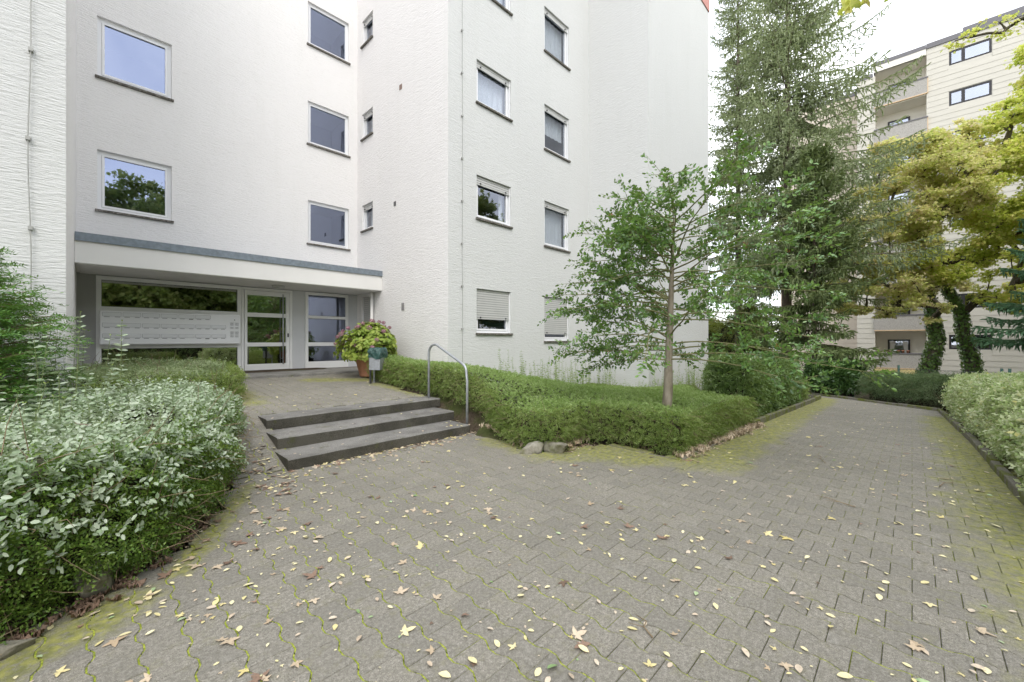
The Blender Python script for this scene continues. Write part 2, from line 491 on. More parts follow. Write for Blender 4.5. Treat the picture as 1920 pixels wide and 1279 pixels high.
# ------------------------------------------------------------------ paving: interlocking wavy blocks
PW, PL = .165, .20
def wave(y): return -.0125 * max(-1, min(1, 1.7 * cos(2 * pi * y / PL)))
def block_rings():
    J, BV = .0036, .0026
    ys = np.linspace(.0012, PL - .0012, 9)
    left = [(wave(y) + J, y) for y in ys]; right = [(PW + wave(y + PL / 2) - J, y) for y in ys]
    out = [(x - PW / 2, y - PL / 2) for x, y in right + left[::-1]]
    inn = [(x * (1 - 2 * BV / PW), y * (1 - 2 * BV / PL)) for x, y in out]
    return out, inn
OUT, INN = block_rings()
NB = len(OUT)
def block_geo():
    v = [(x, y, 0.) for x, y in INN] + [(x, y, -.0035) for x, y in OUT] + [(x, y, -.03) for x, y in OUT]
    f = [list(range(NB))]
    for k in range(NB):
        a, b = k, (k + 1) % NB
        f.append([NB + a, NB + b, b, a]); f.append([2 * NB + a, 2 * NB + b, NB + b, NB + a])
    return v, f
BV_, BF_ = block_geo()
blocks = []
for n in range(int(-3.4 / PW), int(18.6 / PW)):
    xc = (n + .5) * PW
    off = 0 if n % 2 == 0 else PL / 2
    for m in range(int(-3.2 / PL), int(10.8 / PL)):
        yc = m * PL + off + PL / 2
        it = in_poly(xc, yc, TERRACE)
        if not it and not in_poly(xc, yc, LOWER): continue
        if it and yc > 10.42: continue
        if it and xc > 1.58 and yc < 6.75: 
            if yc < 6.1: continue
        sx = (pave_z(xc + .05, yc) - pave_z(xc - .05, yc)) / .1 if not it else 0
        sy = (ramp_z(yc + .03) - ramp_z(yc - .03)) / .06 if it else 0
        z = pave_z(xc, yc)
        d = xc * .7163 + yc * .6978; r = xc * .6978 - yc * .7163
        blocks.append((xc, yc, z, max(-.3, min(.3, sx)), sy, d, r))
pav = MB()
for (x, y, z, sx, sy, d, r) in blocks:
    hx, hy = PW / 2 + .002, PL / 2 + .001
    pav.add([(x + a, y + b, z - .0044 + a * sx + b * sy) for a, b in ((-hx, -hy), (hx, -hy), (hx, hy), (-hx, hy))], [(0, 1, 2, 3)])
paving = tag(pav.build('paving', M['joint']), kind='structure')
vis = [i for i, b in enumerate(blocks) if b[5] > 1.55 and abs(b[6] / b[5]) < 1.29 and b[5] < 6]
vis.sort(key=lambda i: blocks[i][5])
single = set(vis[:298])
bm_ = MB(); bm_.add(BV_, BF_); blk_me = bm_.mesh('paving_block', M['paver'])
rest = MB()
for i, (x, y, z, sx, sy, d, r) in enumerate(blocks):
    dz = max(-.002, random.gauss(0, .0011)); tx = random.gauss(0, .006) + sx; ty = random.gauss(0, .005) + sy
    if i in single:
        o = bpy.data.objects.new('paving_block', blk_me)
        o.location = (x, y, z + dz); o.rotation_euler = (ty, -tx, 0)
        link(o, paving)
    else:
        rest.add([(x + a, y + b, z + dz + c + a * tx + b * ty) for a, b, c in BV_], BF_)
tag(rest.build('paving_blocks', M['paver'], paving), kind='stuff')

# kerbs
def kerb(name, pts, w=.08, up=.10, seglen=.98):
    mbs = bpy.data.objects.new(name, None); link(mbs); tag(mbs, kind='structure')
    for (ax, ay), (bx, by) in zip(pts[:-1], pts[1:]):
        L = math.hypot(bx - ax, by - ay); n = max(1, round(L / seglen))
        for i in range(n):
            t0, t1 = i / n, (i + 1) / n
            x0, y0 = ax + (bx - ax) * t0, ay + (by - ay) * t0; x1, y1 = ax + (bx - ax) * t1, ay + (by - ay) * t1
            l = math.hypot(x1 - x0, y1 - y0) - .008
            k = MB(); k.box(0, l, -w / 2, w / 2, -.15, up + random.uniform(-.012, .012))
            o = k.build('kerb_stone', M['kerb'], mbs, bevel=.012, loc=(x0, y0, base_z(x0)))
            o.rotation_euler = (random.uniform(-.03, .03), math.atan2(base_z(x0) - base_z(x1), l), math.atan2(y1 - y0, x1 - x0) + random.uniform(-.008, .008))
    return mbs
kerb('left_kerb', [(8.5, 2.10), (16.4, 2.13), (16.75, 3.2)], up=.11)
kerb('right_kerb', [(3.4, -.98), (5.5, -.76), (9.9, -.70), (15.35, -.52)], up=.09)
kerb('far_kerb', [(15.45, -.5), (18.25, 2.6), (18.3, 7.4)], up=.07)
kerb('front_bed_edge', [(4.98, 3.0), (4.95, 2.0), (8.4, 2.08)], up=.012, w=.06)

# ------------------------------------------------------------------ entrance steps
st = thing('entrance_steps', 'three dark weathered concrete block steps leading up to the entrance terrace', 'steps', (1.56, 4.93, 0))
def step_block(x0, x1, y0, y1, z0, z1):
    s = MB(); n = 14; ch = .012
    def jit(): return random.uniform(-.004, .004)
    xs = np.linspace(x0, x1, n + 1)
    js = [(jit(), jit()) for _ in xs]
    for i in range(n):
        a, b = xs[i], xs[i + 1]; (ja, ka), (jb, kb) = js[i], js[i + 1]
        s.add([(a, y0 + ch + ja, z1 + ka), (b, y0 + ch + jb, z1 + kb), (b, y1, z1), (a, y1, z1)], [(0, 1, 2, 3)], 0)
        s.add([(a, y0 + ja, z1 - ch + ka), (b, y0 + jb, z1 - ch + kb), (b, y0 + ch + jb, z1 + kb), (a, y0 + ch + ja, z1 + ka)], [(0, 1, 2, 3)], 0)
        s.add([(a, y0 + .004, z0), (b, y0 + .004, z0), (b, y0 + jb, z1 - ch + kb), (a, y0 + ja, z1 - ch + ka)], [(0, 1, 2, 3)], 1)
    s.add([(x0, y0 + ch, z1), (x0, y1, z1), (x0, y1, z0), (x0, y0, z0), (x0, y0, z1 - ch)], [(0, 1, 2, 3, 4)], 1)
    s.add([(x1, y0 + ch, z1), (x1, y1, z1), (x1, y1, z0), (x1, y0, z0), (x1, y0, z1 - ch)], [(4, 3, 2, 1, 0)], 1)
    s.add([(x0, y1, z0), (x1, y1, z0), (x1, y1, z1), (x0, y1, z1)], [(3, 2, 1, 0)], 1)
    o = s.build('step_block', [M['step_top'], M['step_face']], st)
    o.matrix_parent_inverse = mathutils.Matrix.Translation((-1.56, -4.93, 0))
    return o
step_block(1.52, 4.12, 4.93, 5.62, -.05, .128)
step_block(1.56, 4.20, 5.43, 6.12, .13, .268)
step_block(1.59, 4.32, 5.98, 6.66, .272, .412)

# handrail
hr = thing('handrail', 'bent galvanised steel tube handrail beside the entrance steps', 'handrail', (4.2, 6.17, .4))
h = MB()
path = [(4.21, 6.17, .2), (4.21, 6.17, 1.18)]
for k in range(1, 7):
    a = k / 6 * radians(86); path.append((4.21, 6.17 - .16 * (1 - cos(a)), 1.20 + .16 * sin(a)))
path += [(4.205, 5.94, 1.365)]
for t in np.linspace(.12, .88, 4): path.append((4.2 - .03 * t, 5.92 - .80 * t, 1.36 - .32 * t))
for k in range(1, 7):
    a = k / 6 * radians(66); path.append((4.16, 5.16 - .17 * sin(a + radians(24)) + .07, 1.09 - .17 * (1 - cos(a)) - .05 * k / 6 - .03))
path += [(4.15, 5.03, .80), (4.15, 5.03, -.02)]
h.tube(path, .021, 12)
o = h.build('rail_tube', M['steel'], hr); o.matrix_parent_inverse = mathutils.Matrix.Translation((-4.2, -6.17, -.4))

# threshold slab under the canopy
sl = MB(); sl.box(-.19, 5.685, 10.45, 12.14, .3, .635)
tag(sl.build('threshold_slab', M['slab'], bevel=.006), kind='structure')

# ------------------------------------------------------------------ facades
def PY(c): return lambda u, z, o=0.: (u, c - o, z)          # plane Y=c, looks toward -Y
def PX(c): return lambda u, z, o=0.: (c - o, u, z)          # plane X=c, looks toward -X
def pbox(mb, P, u0, u1, z0, z1, o0, o1, mi=0):
    a, b = P(u0, z0, o0), P(u1, z1, o1)
    lo = [min(a[i], b[i]) for i in range(3)]; hi = [max(a[i], b[i]) for i in range(3)]
    mb.box(lo[0], hi[0], lo[1], hi[1], lo[2], hi[2], mi)
def pquad(mb, P, pts, mi=0): mb.add([P(*p) for p in pts], [tuple(range(len(pts)))], mi)
def facade(P, u0, u1, z0, z1, holes, mat, parent, depth=.13, name='wall'):
    mb = MB()
    us = sorted(set([u0, u1] + [v for h_ in holes for v in h_[:2]])); zs = sorted(set([z0, z1] + [v for h_ in holes for v in h_[2:]]))
    for i in range(len(us) - 1):
        for j in range(len(zs) - 1):
            uc, zc = (us[i] + us[i + 1]) / 2, (zs[j] + zs[j + 1]) / 2
            if any(a < uc < b and c < zc < d for a, b, c, d in holes): continue
            pquad(mb, P, [(us[i], zs[j]), (us[i + 1], zs[j]), (us[i + 1], zs[j + 1]), (us[i], zs[j + 1])])
    for a, b, c, d in holes:
        pquad(mb, P, [(a, c, 0), (a, c, -depth), (a, d, -depth), (a, d, 0)])
        pquad(mb, P, [(b, c, 0), (b, d, 0), (b, d, -depth), (b, c, -depth)])
        pquad(mb, P, [(a, d, 0), (a, d, -depth), (b, d, -depth), (b, d, 0)])
        pquad(mb, P, [(a, c, 0), (b, c, 0), (b, c, -depth), (a, c, -depth)])
    return mb.build(name, mat, parent)
def frame_mb(P, u0, u1, z0, z1, w, o0, o1, mb=None):
    mb = mb or MB()
    pbox(mb, P, u0, u1, z1 - w, z1, o0, o1); pbox(mb, P, u0, u1, z0, z0 + w, o0, o1)
    pbox(mb, P, u0, u0 + w, z0 + w, z1 - w, o0, o1); pbox(mb, P, u1 - w, u1, z0 + w, z1 - w, o0, o1)
    return mb
def room_box(P, u0, u1, z0, z1, d0, d1, mat, parent):
    mb = MB()
    pquad(mb, P, [(u0, z0, -d1), (u1, z0, -d1), (u1, z1, -d1), (u0, z1, -d1)])
    for q in ([(u0, z0, -d0), (u0, z0, -d1), (u0, z1, -d1), (u0, z1, -d0)], [(u1, z0, -d0), (u1, z1, -d0), (u1, z1, -d1), (u1, z0, -d1)],
              [(u0, z1, -d0), (u0, z1, -d1), (u1, z1, -d1), (u1, z1, -d0)], [(u0, z0, -d0), (u1, z0, -d0), (u1, z0, -d1), (u0, z0, -d1)]):
        pquad(mb, P, q)
    return mb.build('interior', mat, parent)
def curtain(P, u0, u1, z0, z1, o, parent, mat=None, amp=.012, freq=34, top=None, name='curtain'):
    mb = MB(); n = 40
    us = np.linspace(u0, u1, n + 1)
    for i in range(n):
        a, b = us[i], us[i + 1]
        pquad(mb, P, [(a, z0, o + amp * sin(freq * a)), (b, z0, o + amp * sin(freq * b)), (b, z1, o + amp * sin(freq * b)), (a, z1, o + amp * sin(freq * a))])
    return mb.build(name, mat or M['curtain'], parent)
def shutter(P, u0, u1, z0, z1, o, parent, sh=.058):
    mb = MB(); z = z1
    while z - sh > z0 - .001:
        pbox(mb, P, u0, u1, z - sh + .011, z, o - .012, o)
        pbox(mb, P, u0, u1, z - sh, z - sh + .011, o - .02, o - .012, 2)
        z -= sh
    pbox(mb, P, u0, u1, z - .035, z - .002, o - .014, o + .006)
    for u in (u0 + .12 * (u1 - u0), u1 - .12 * (u1 - u0)):
        pbox(mb, P, u - .012, u + .012, z - .012, z + .02, o, o + .03, 1)
    return mb.build('shutter', [M['shutter'], M['darkmetal'], M['slatgap']], parent), z - .035
def window(P, u0, u1, z0, z1, parent, fw=.06, sw=.045, shut=0., cur=None, mull=None, dark=False, sill=True, glassm=None, rec=.09, sill_over=.035):
    frm = M['upvc'] if not dark else M['darkframe']
    mb = frame_mb(P, u0, u1, z0, z1, fw, -rec - .05, -rec)
    if mull is None:
        frame_mb(P, u0 + fw + .004, u1 - fw - .004, z0 + fw + .004, z1 - fw - .004, sw, -rec - .05, -rec + .014, mb)
        segs = [(u0 + fw + sw, u1 - fw - sw)]
    else:
        pbox(mb, P, mull - fw / 2, mull + fw / 2, z0 + fw, z1 - fw, -rec - .05, -rec)
        for a, b in ((u0 + fw, mull - fw / 2), (mull + fw / 2, u1 - fw)):
            frame_mb(P, a + .004, b - .004, z0 + fw + .004, z1 - fw - .004, sw, -rec - .05, -rec + .014, mb)
        segs = [(u0 + fw + sw, mull - fw / 2 - sw), (mull + fw / 2 + sw, u1 - fw - sw)]
    wo = mb.build('window', frm, parent)
    for a, b in segs:
        g = MB(); pbox(g, P, a - .01, b + .01, z0 + fw + sw - .01, z1 - fw - sw + .01, -rec - .034, -rec - .022)
        g.build('pane', glassm or M['glass'], wo)
        gk = frame_mb(P, a - .001, b + .001, z0 + fw + sw - .001, z1 - fw - sw + .001, .006, -rec - .02, -rec - .012)
        gk.build('gasket', M['gasket'], wo)
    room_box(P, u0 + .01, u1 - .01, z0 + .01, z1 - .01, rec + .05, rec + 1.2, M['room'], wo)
    if sill:
        s = MB(); pbox(s, P, u0 - sill_over, u1 + sill_over, z0 - .05, z0 - .004, -rec + .005, .05)
        s.build('sill', M['sill'], wo, bevel=.004)
    if shut > 0:
        shutter(P, u0 + .02, u1 - .02, z1 - shut * (z1 - z0), z1 - .01, -rec + .04, wo)
        for u in (u0, u1 - .025):
            rl = MB(); pbox(rl, P, u + .002, u + .023, z0 + .01, z1 - .004, -rec + .016, -rec + .05)
            rl.build('shutter_rail', M['upvc'], wo)
    if cur: curtain(P, u0 + fw + cur[0] * (u1 - u0), u0 + fw + (cur[1]) * (u1 - u0 - 2 * fw), z0 + fw + cur[2] * (z1 - z0), z1 - fw, -rec - .16, wo)
    return wo
M['darkframe'] = plain('dark_window_frame', (.04, .038, .042), .45)

apt = thing('apartment_building', 'white rendered apartment block stepping back around the canopied entrance', 'building', (5.69, 7.58, 0))
PAR = mathutils.Matrix.Translation((-5.69, -7.58, 0))
ZT = 15.0
PA, PB, PC, PE, PF, PG = PY(12.15), PX(5.69), PY(7.58), PY(7.1), PX(11.35), PY(5.5)
stw = [(4.26, 5.43, 4.17, 5.38), (4.26, 5.43, 6.97, 8.17), (4.26, 5.43, 9.77, 10.97), (4.26, 5.43, 12.55, 13.75)]
bigw = [(.10, 1.30, 4.17, 5.42), (.10, 1.30, 6.95, 8.21), (.10, 1.30, 9.73, 10.99), (.10, 1.30, 12.5, 13.77)]
bw = [(11.16, 11.82, 4.70, 5.46), (11.16, 11.82, 7.44, 8.19), (11.16, 11.82, 10.22, 10.98), (11.16, 11.82, 13.0, 13.76)]
bw0 = (11.30, 11.85, 1.75, 2.71)
c1 = [(6.55, 7.74, 1.62, 2.70), (6.55, 7.74, 4.42, 5.47), (6.55, 7.74, 7.24, 8.28), (6.55, 7.74, 10.04, 11.08), (6.55, 7.74, 12.82, 13.86)]
c2 = [(9.12, 10.30, 1.42, 2.70), (9.12, 10.30, 4.17, 5.46), (9.12, 10.30, 6.96, 8.25), (9.12, 10.30, 9.79, 11.07), (9.12, 10.30, 12.55, 13.85)]
facade(PA, -.2, 5.69, 3.10, ZT, stw + bigw, M['stucco'], apt)
facade(PB, 7.58, 12.15, -1, ZT, bw + [bw0], M['stucco'], apt)
facade(PC, 5.69, 11.35, -1, ZT, c1 + c2, M['stucco_lit'], apt)
facade(PE, -9, -.2, -1, ZT, [], M['stucco_lit'], apt)
facade(PF, 5.5, 7.58, -1, ZT, [], M['stucco_lit'], apt)
facade(PG, 11.35, 16.25, -1.5, ZT, [], M['stucco_lit'], apt)
w = MB()   # side of the left wing, right flank and back of the right wing, roof
w.add([(-.2, 7.1, -1), (-.2, 12.15, -1), (-.2, 12.15, ZT), (-.2, 7.1, ZT)], [(0, 1, 2, 3)])
w.add([(16.25, 5.5, -1.5), (16.25, 18, -1.5), (16.25, 18, ZT), (16.25, 5.5, ZT)], [(0, 1, 2, 3)])
w.add([(16.25, 18, -1), (-9, 18, -1), (-9, 18, ZT), (16.25, 18, ZT)], [(0, 1, 2, 3)])
w.add([(-9, 18, -1), (-9, 7.1, -1), (-9, 7.1, ZT), (-9, 18, ZT)], [(0, 1, 2, 3)])
w.build('wall', M['stucco'], apt)
r_ = MB(); r_.add([(-9, 7.1, ZT), (-.2, 7.1, ZT), (-.2, 12.15, ZT), (5.69, 12.15, ZT), (5.69, 7.58, ZT), (11.35, 7.58, ZT), (11.35, 5.5, ZT), (16.25, 5.5, ZT), (16.25, 18, ZT), (-9, 18, ZT)], [tuple(range(10))])
r_.build('roof', M['zinc'], apt)
pk = MB(); pk.box(11.32, 16.29, 5.47, 5.497, 13.80, ZT + .2); pk.box(16.253, 16.29, 5.497, 18, 13.8, ZT + .2)
pk.build('fascia', M['pinkclad'], apt)
for a in stw: window(PA, *a, apt, fw=.055, sw=.03, rec=.07)
for i, a in enumerate(bigw): window(PA, *a, apt, fw=.065, sw=.04, rec=.07)
for i, a in enumerate(bw): window(PB, *a, apt, fw=.05, sw=.04, shut=.17, cur=(0, 1, 0) if i != 3 else None, glassm=M['glass_c'])
window(PB, *bw0, apt, fw=.05, sw=.04, shut=.93)
for i, a in enumerate(c1): window(PC, *a, apt, fw=.055, sw=.045, shut=[.70, .19, .13, .12, .12][i], cur=[None, (.78, .99, 0), (0, .99, 0), (0, .99, 0), None][i], glassm=M['glass_c'])
for i, a in enumerate(c2): window(PC, *a, apt, fw=.055, sw=.045, shut=[.84, .14, .13, .12, .12][i], cur=[None, (0, .99, .0), (0, .99, .42), (0, .99, 0), None][i], glassm=M['glass_c'])

# wall under the canopy
lw = MB()
pbox(lw, PA, -.2, .08, .3, 2.83, -.12, 0.0)
lw.build('entrance_wall', M['greywall'], apt)
lw = MB(); pbox(lw, PA, 5.41, 5.69, .3, 2.83, -.12, 0.0); lw.build('entrance_panel', M['greypanel'], apt)
lw = MB(); pbox(lw, PA, 3.86, 4.18, .3, 2.83, -.12, 0.0); lw.build('entrance_panel', M['greypanel'], apt)
lw = MB(); pbox(lw, PA, .08, 5.41, 2.79, 3.2, -.3, -.1); lw.build('lintel', M['greypanel'], apt)

def glazed(u0, u1, z0, z1, bars, name='entrance_window', fw=.08, leaf=None):
    """fixed aluminium glazing: bars are heights of the cross rails (bottom, top)"""
    mb = MB()
    pbox(mb, PA, u0, u0 + fw, z0, z1, -.10, .012); pbox(mb, PA, u1 - fw, u1, z0, z1, -.10, .012)
    pbox(mb, PA, u0 + fw, u1 - fw, z1 - fw, z1, -.10, .012); pbox(mb, PA, u0 + fw, u1 - fw, z0, bars[0][1], -.10, .012)
    for a, b in bars[1:]: pbox(mb, PA, u0 + fw, u1 - fw, a, b, -.10, .010)
    wo = mb.build(name, M['alu'], apt, bevel=.004)
    zz = [bars[0][1]] + [v for b in bars[1:] for v in b] + [z1 - fw]
    for k in range(0, len(zz), 2):
        g = MB(); pbox(g, PA, u0 + fw - .005, u1 - fw + .005, zz[k] - .005, zz[k + 1] + .005, -.06, -.045)
        g.build('pane', M['glass_in'] if u0 < 4 else M['glass'], wo)
        frame_mb(PA, u0 + fw - .001, u1 - fw + .001, zz[k], zz[k + 1], .008, -.04, -.03).build('gasket', M['gasket'], wo)
    return wo
glazed(.08, 2.66, .635, 2.79, [(.635, .79), (1.26, 2.15)])
dr = MB(); pbox(dr, PA, 2.665, 2.72, .64, 2.79, -.10, .012); pbox(dr, PA, 3.79, 3.855, .64, 2.79, -.10, .012); pbox(dr, PA, 2.72, 3.79, 2.725, 2.79, -.10, .012)
door = dr.build('door', M['alu'], apt, bevel=.004)
lf = MB(); zb = [(.66, .815), (1.275, 1.375), (2.04, 2.145), (2.60, 2.715)]
for a, b in zb: pbox(lf, PA, 2.79, 3.70, a, b, -.07, .02)
pbox(lf, PA, 2.73, 2.79, .66, 2.715, -.07, .02); pbox(lf, PA, 3.70, 3.78, .66, 2.715, -.07, .02)
lf.build('door_leaf', M['alu'], door, bevel=.004)
for k in range(3):
    g = MB(); pbox(g, PA, 2.785, 3.705, zb[k][1] - .005, zb[k + 1][0] + .005, -.04, -.028); g.build('pane', M['glass_in'], door)
hd = MB(); hd.tube([PA(3.60, .80, .09), PA(3.60, 2.66, .09)], .017, 10)
for z in (.95, 2.5): hd.tube([PA(3.60, z, .09), PA(3.60, z, .0)], .011, 8)
hd.build('door_handle', M['steel'], door)
lk = MB(); pbox(lk, PA, 3.725, 3.76, 1.52, 1.62, .02, .03); lk.build('door_lock', M['darkmetal'], door)
glazed(4.19, 5.41, .635, 2.79, [(.635, .83), (1.27, 1.375), (2.05, 2.13)])
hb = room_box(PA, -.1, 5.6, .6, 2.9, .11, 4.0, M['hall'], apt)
ex = MB(); ex.tube([(3.0, 13.6, 1.05), (3.0, 13.6, 1.4)], .07, 10); ex.build('fire_extinguisher', plain('pale_extinguisher', (.5, .5, .5), .4), apt)

# letterbox and doorbell panel
mp = MB(); pbox(mp, PA, .13, 2.61, 1.345, 2.065, .02, .15); mpo = mp.build('letterbox_panel', plain('white_panel_enamel', (.86, .87, .89), .35, var=.01), apt, bevel=.025)
fl_m = plain('letterbox_flap', (.78, .795, .815), .35, var=.02)
strip_m = plain('grey_name_strip', (.30, .31, .33), .5)  # one grey for flap outlines, name strips and doorbell plates
for r in range(3):
    for c in range(7):
        if r == 0 and c == 6: continue
        x0 = .175 + c * .3085; z1 = 2.02 - r * .225; wdt = .278
        f = MB(); pbox(f, PA, x0, x0 + wdt, z1 - .075, z1, .15, .158); f.build('letter_flap', fl_m, mpo, bevel=.003)
        s = MB()
        frame_mb(PA, x0 - .005, x0 + wdt + .005, z1 - .080, z1 + .005, .004, .148, .1525, s)
        pbox(s, PA, x0 + .02, x0 + .105, z1 - .098, z1 - .087, .15, .154)
        if (r, c) != (2, 4): pbox(s, PA, x0 + wdt - .095, x0 + wdt - .015, z1 - .098, z1 - .087, .15, .154)
        s.build('name_strip', strip_m, mpo)
for (r, c) in ((0, 4), (2, 5)):
    s = MB(); x0 = .175 + c * .3085
    for k in range(3): pbox(s, PA, x0 + .185 + k * .026, x0 + .207 + k * .026, 1.915 - r * .225, 1.927 - r * .225, .154, .157)
    s.build('dark_label', M['gasket'], mpo)
s = MB()
for z, n in ((1.86, 3), (1.755, 2), (1.64, 3), (1.545, 2)):
    for k in range(n):
        for x in (2.395, 2.495):
            frame_mb(PA, x, x + .075, z - k * .026 - .01, z - k * .026 + .010, .0025, .15, .153, s)
            pbox(s, PA, x + .012, x + .06, z - k * .026 - .0035, z - k * .026 + .0025, .151, .153)
s.build('doorbell_plates', strip_m, mpo)
s = MB(); pbox(s, PA, 2.478, 2.496, 1.925, 1.945, .151, .154); s.build('intercom_camera', M['gasket'], mpo)

# canopy
cp = MB(); cp.box(-.197, 5.687, 10.62, 12.147, 2.82, 3.235); can = cp.build('canopy', M['paint'], apt, bevel=.004)
z_ = MB(); z_.box(-.195, 5.70, 10.585, 10.66, 3.215, 3.365); z_.box(-.195, 5.685, 10.66, 12.14, 3.25, 3.335)
z_.build('zinc_flashing', M['zinc'], can)
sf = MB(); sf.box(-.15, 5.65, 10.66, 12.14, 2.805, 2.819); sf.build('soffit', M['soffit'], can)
lp = MB(); lp.lathe([(0, 0), (.14, 0), (.15, .02), (.15, .05), (0, .05)], (3.3, 11.4, 2.755), 24); lp.build('ceiling_lamp', plain('lamp_cover', (.45, .45, .44), .4), can)
dp = MB(); dp.tube([(5.60, 11.04, .55), (5.60, 11.04, 2.82)], .043, 14); dp.build('downpipe', M['paint'], apt)
# vents, cables
v = MB(); pbox(v, PB, 9.56, 9.68, 8.02, 8.15, -.02, .012); v.build('wall_vent', plain('brown_vent', (.24, .17, .14), .7), apt)
v = MB(); pbox(v, PB, 9.86, 9.97, 5.03, 5.15, -.02, .012); v.build('wall_vent', plain('grey_vent', (.13, .13, .13), .7), apt)
v = MB(); pbox(v, PB, 9.44, 9.57, 2.22, 2.41, -.02, .014)
for k in range(4): pbox(v, PB, 9.455, 9.555, 2.24 + k * .04, 2.26 + k * .04, .014, .02)
v.build('wall_vent', plain('mid_grey_vent', (.30, .29, .29), .6), apt)
def cable(P, u, z0, z1, wob, parent):
    mb = MB(); pts = []
    for z in np.arange(z0, z1, .25):
        pts.append(P(u + wob * sin(z * 1.3) + wob * .5 * sin(z * 3.1), z, .035))
    mb.tube(pts, .0055, 6); co = mb.build('lightning_cable', M['cable'], parent)
    z = z0 + .7
    while z < z1:
        c = MB(); uu = u + wob * sin(z * 1.3) + wob * .5 * sin(z * 3.1)
        pbox(c, P, uu - .018, uu + .018, z - .02, z + .02, 0, .05); c.build('clamp', M['cable'], co); z += 1.0
cable(PC, 6.08, 0, 14.8, .004, apt)
cable(PE, -.47, 0, 14.8, .012, apt)
c = MB(); c.tube([(5.62, 12.12, 3.33), (5.62, 12.12, 3.9)], .008, 6); c.build('white_cable', M['paint'], apt)
for ch in apt.children: ch.matrix_parent_inverse = PAR

# ------------------------------------------------------------------ far beige building
blk = thing('beige_apartment_block', 'tall beige clad apartment block with recessed balconies beyond the trees', 'building', (40.7, 1, -2))
def clad_mat(name, col):
    t = NT(name); p = t.pos(); g = t.geo()
    n = t.noise(t.scale(p, (1, 1, 3)), 1.5, 4)
    c = t.mix(t.rmap(n, .3, .7), tuple(x * .93 for x in col), col)
    oi = t.node('ShaderNodeObjectInfo'); c = t.mix(t.rmap(oi.outputs['Random'], 0, 1, 0, .12), c, tuple(x * .8 for x in col))
    # butt joints of the fibre-cement sheets, a thin printed-looking line in reality too
    t.bsdf(c, .85, t.bump(t.noise(p, 40, 2), .3, .004), spec=.2); return t.mat
M['clad'] = clad_mat('beige_cladding', (.60, .575, .51)); M['cladp'] = clad_mat('peach_cladding', (.62, .55, .46))
M['cream'] = plain('cream_wall', (.80, .77, .70), .85, var=.04, nscale=2)
M['roofedge'] = plain('grey_roof_edge', (.16, .155, .165), .6, var=.1)
def pebble():
    t = NT('exposed_pebble_concrete'); p = t.pos()
    v = t.node('ShaderNodeTexVoronoi'); t.set(v.inputs['Vector'], p); v.inputs['Scale'].default_value = 34
    c = t.ramp(t.rmap(v.outputs['Distance'], .1, .7), [(0, (.50, .48, .45)), (.6, (.42, .40, .37)), (1, (.30, .285, .26))])
    t.bsdf(c, .9, t.bump(v.outputs['Distance'], -.6, .03), spec=.2); return t.mat
M['pebble'] = pebble()
PD = PX(40.7)
ZB = -2.4
wins = [(-3.70, -1.80, .80 + 2.75 * k, 1.78 + 2.75 * k) for k in range(8)]
facade(PD, -6.2, -.72, ZB, 21.72, wins, M['clad'], blk)
facade(PD, 1.97, 3.0, ZB, 21.05, [], M['clad'], blk)
PD2 = PX(41.9)
facade(PD2, 3.0, 8.2, ZB, 20.6, [], M['cladp'], blk)
mb = MB()
mb.add([(40.7, 3.0, ZB), (41.9, 3.0, ZB), (41.9, 3.0, 21.05), (40.7, 3.0, 21.05)], [(0, 1, 2, 3)])
mb.add([(41.9, 8.2, ZB), (52, 8.2, ZB), (52, 8.2, 20.6), (41.9, 8.2, 20.6)], [(0, 1, 2, 3)])
mb.add([(40.7, -6.2, ZB), (40.7, -6.2, 21.72), (52, -6.2, 21.72), (52, -6.2, ZB)], [(0, 1, 2, 3)])
mb.add([(52, -6.2, ZB), (52, 8.2, ZB), (52, 8.2, 20.6), (52, -6.2, 21.7)], [(0, 1, 2, 3)])
mb.build('wall', M['clad'], blk)
# cladding boards, each lapped over the next
def boards(P, u0, u1, z0, z1, holes, mat):
    z = z0
    while z < z1 - .05:
        zt = min(z + .3725, z1 - .004); cuts = [(u0, u1)]
        for a, b, c, d in holes:
            if z < d + .02 and zt > c - .02:
                new = []
                for s0, s1 in cuts:
                    if a - .03 > s0 and b + .03 < s1: new += [(s0, a - .03), (b + .03, s1)]
                    else: new.append((s0, s1))
                cuts = new
        for s0, s1 in cuts:
            m = MB()
            m.add([P(s0, z, .028), P(s1, z, .028), P(s1, zt, .012), P(s0, zt, .012), P(s0, z, .002), P(s1, z, .002), P(s0, zt, .002), P(s1, zt, .002)],
                  [(0, 1, 2, 3), (4, 5, 1, 0), (0, 3, 6, 4), (1, 5, 7, 2), (3, 2, 7, 6)])
            m.build('cladding_board', mat, blk)
        z += .3725
boards(PD, -5.6, -.73, -1.8, 21.70, wins, M['clad'])
boards(PD, 1.98, 2.99, -1.8, 21.0, [], M['clad'])
boards(PD2, 3.01, 8.19, -1.8, 20.5, [], M['cladp'])
M['glass_far'] = glass('far_window_glass', (.6, .62, .66), .38, (.80, .86, .98))
for a in wins: window(PD, *a, blk, fw=.06, sw=.05, mull=-2.45, dark=True, glassm=M['glass_far'], rec=.03, sill=False)
rf = MB(); rf.box(40.62, 52, -6.25, -.71, 21.70, 22.04); rf.box(40.60, 52, -.70, 2.1, 21.72, 21.99); rf.box(40.66, 52, 2.1, 3.05, 21.0, 21.3); rf.box(41.86, 52, 3.05, 8.25, 20.6, 20.9)
rf.box(43.0, 51, -6.0, -2.57, 23.2, 23.5)
rf.build('roof', M['roofedge'], blk)
ph = MB(); ph.box(43.06, 50.9, -5.9, -2.62, 22.0, 23.2); ph.build('penthouse', M['cream'], blk)
fs_ = MB(); fs_.box(40.63, 40.8, -.70, 2.06, 21.28, 21.72); fs_.build('fascia', M['cream'], blk)
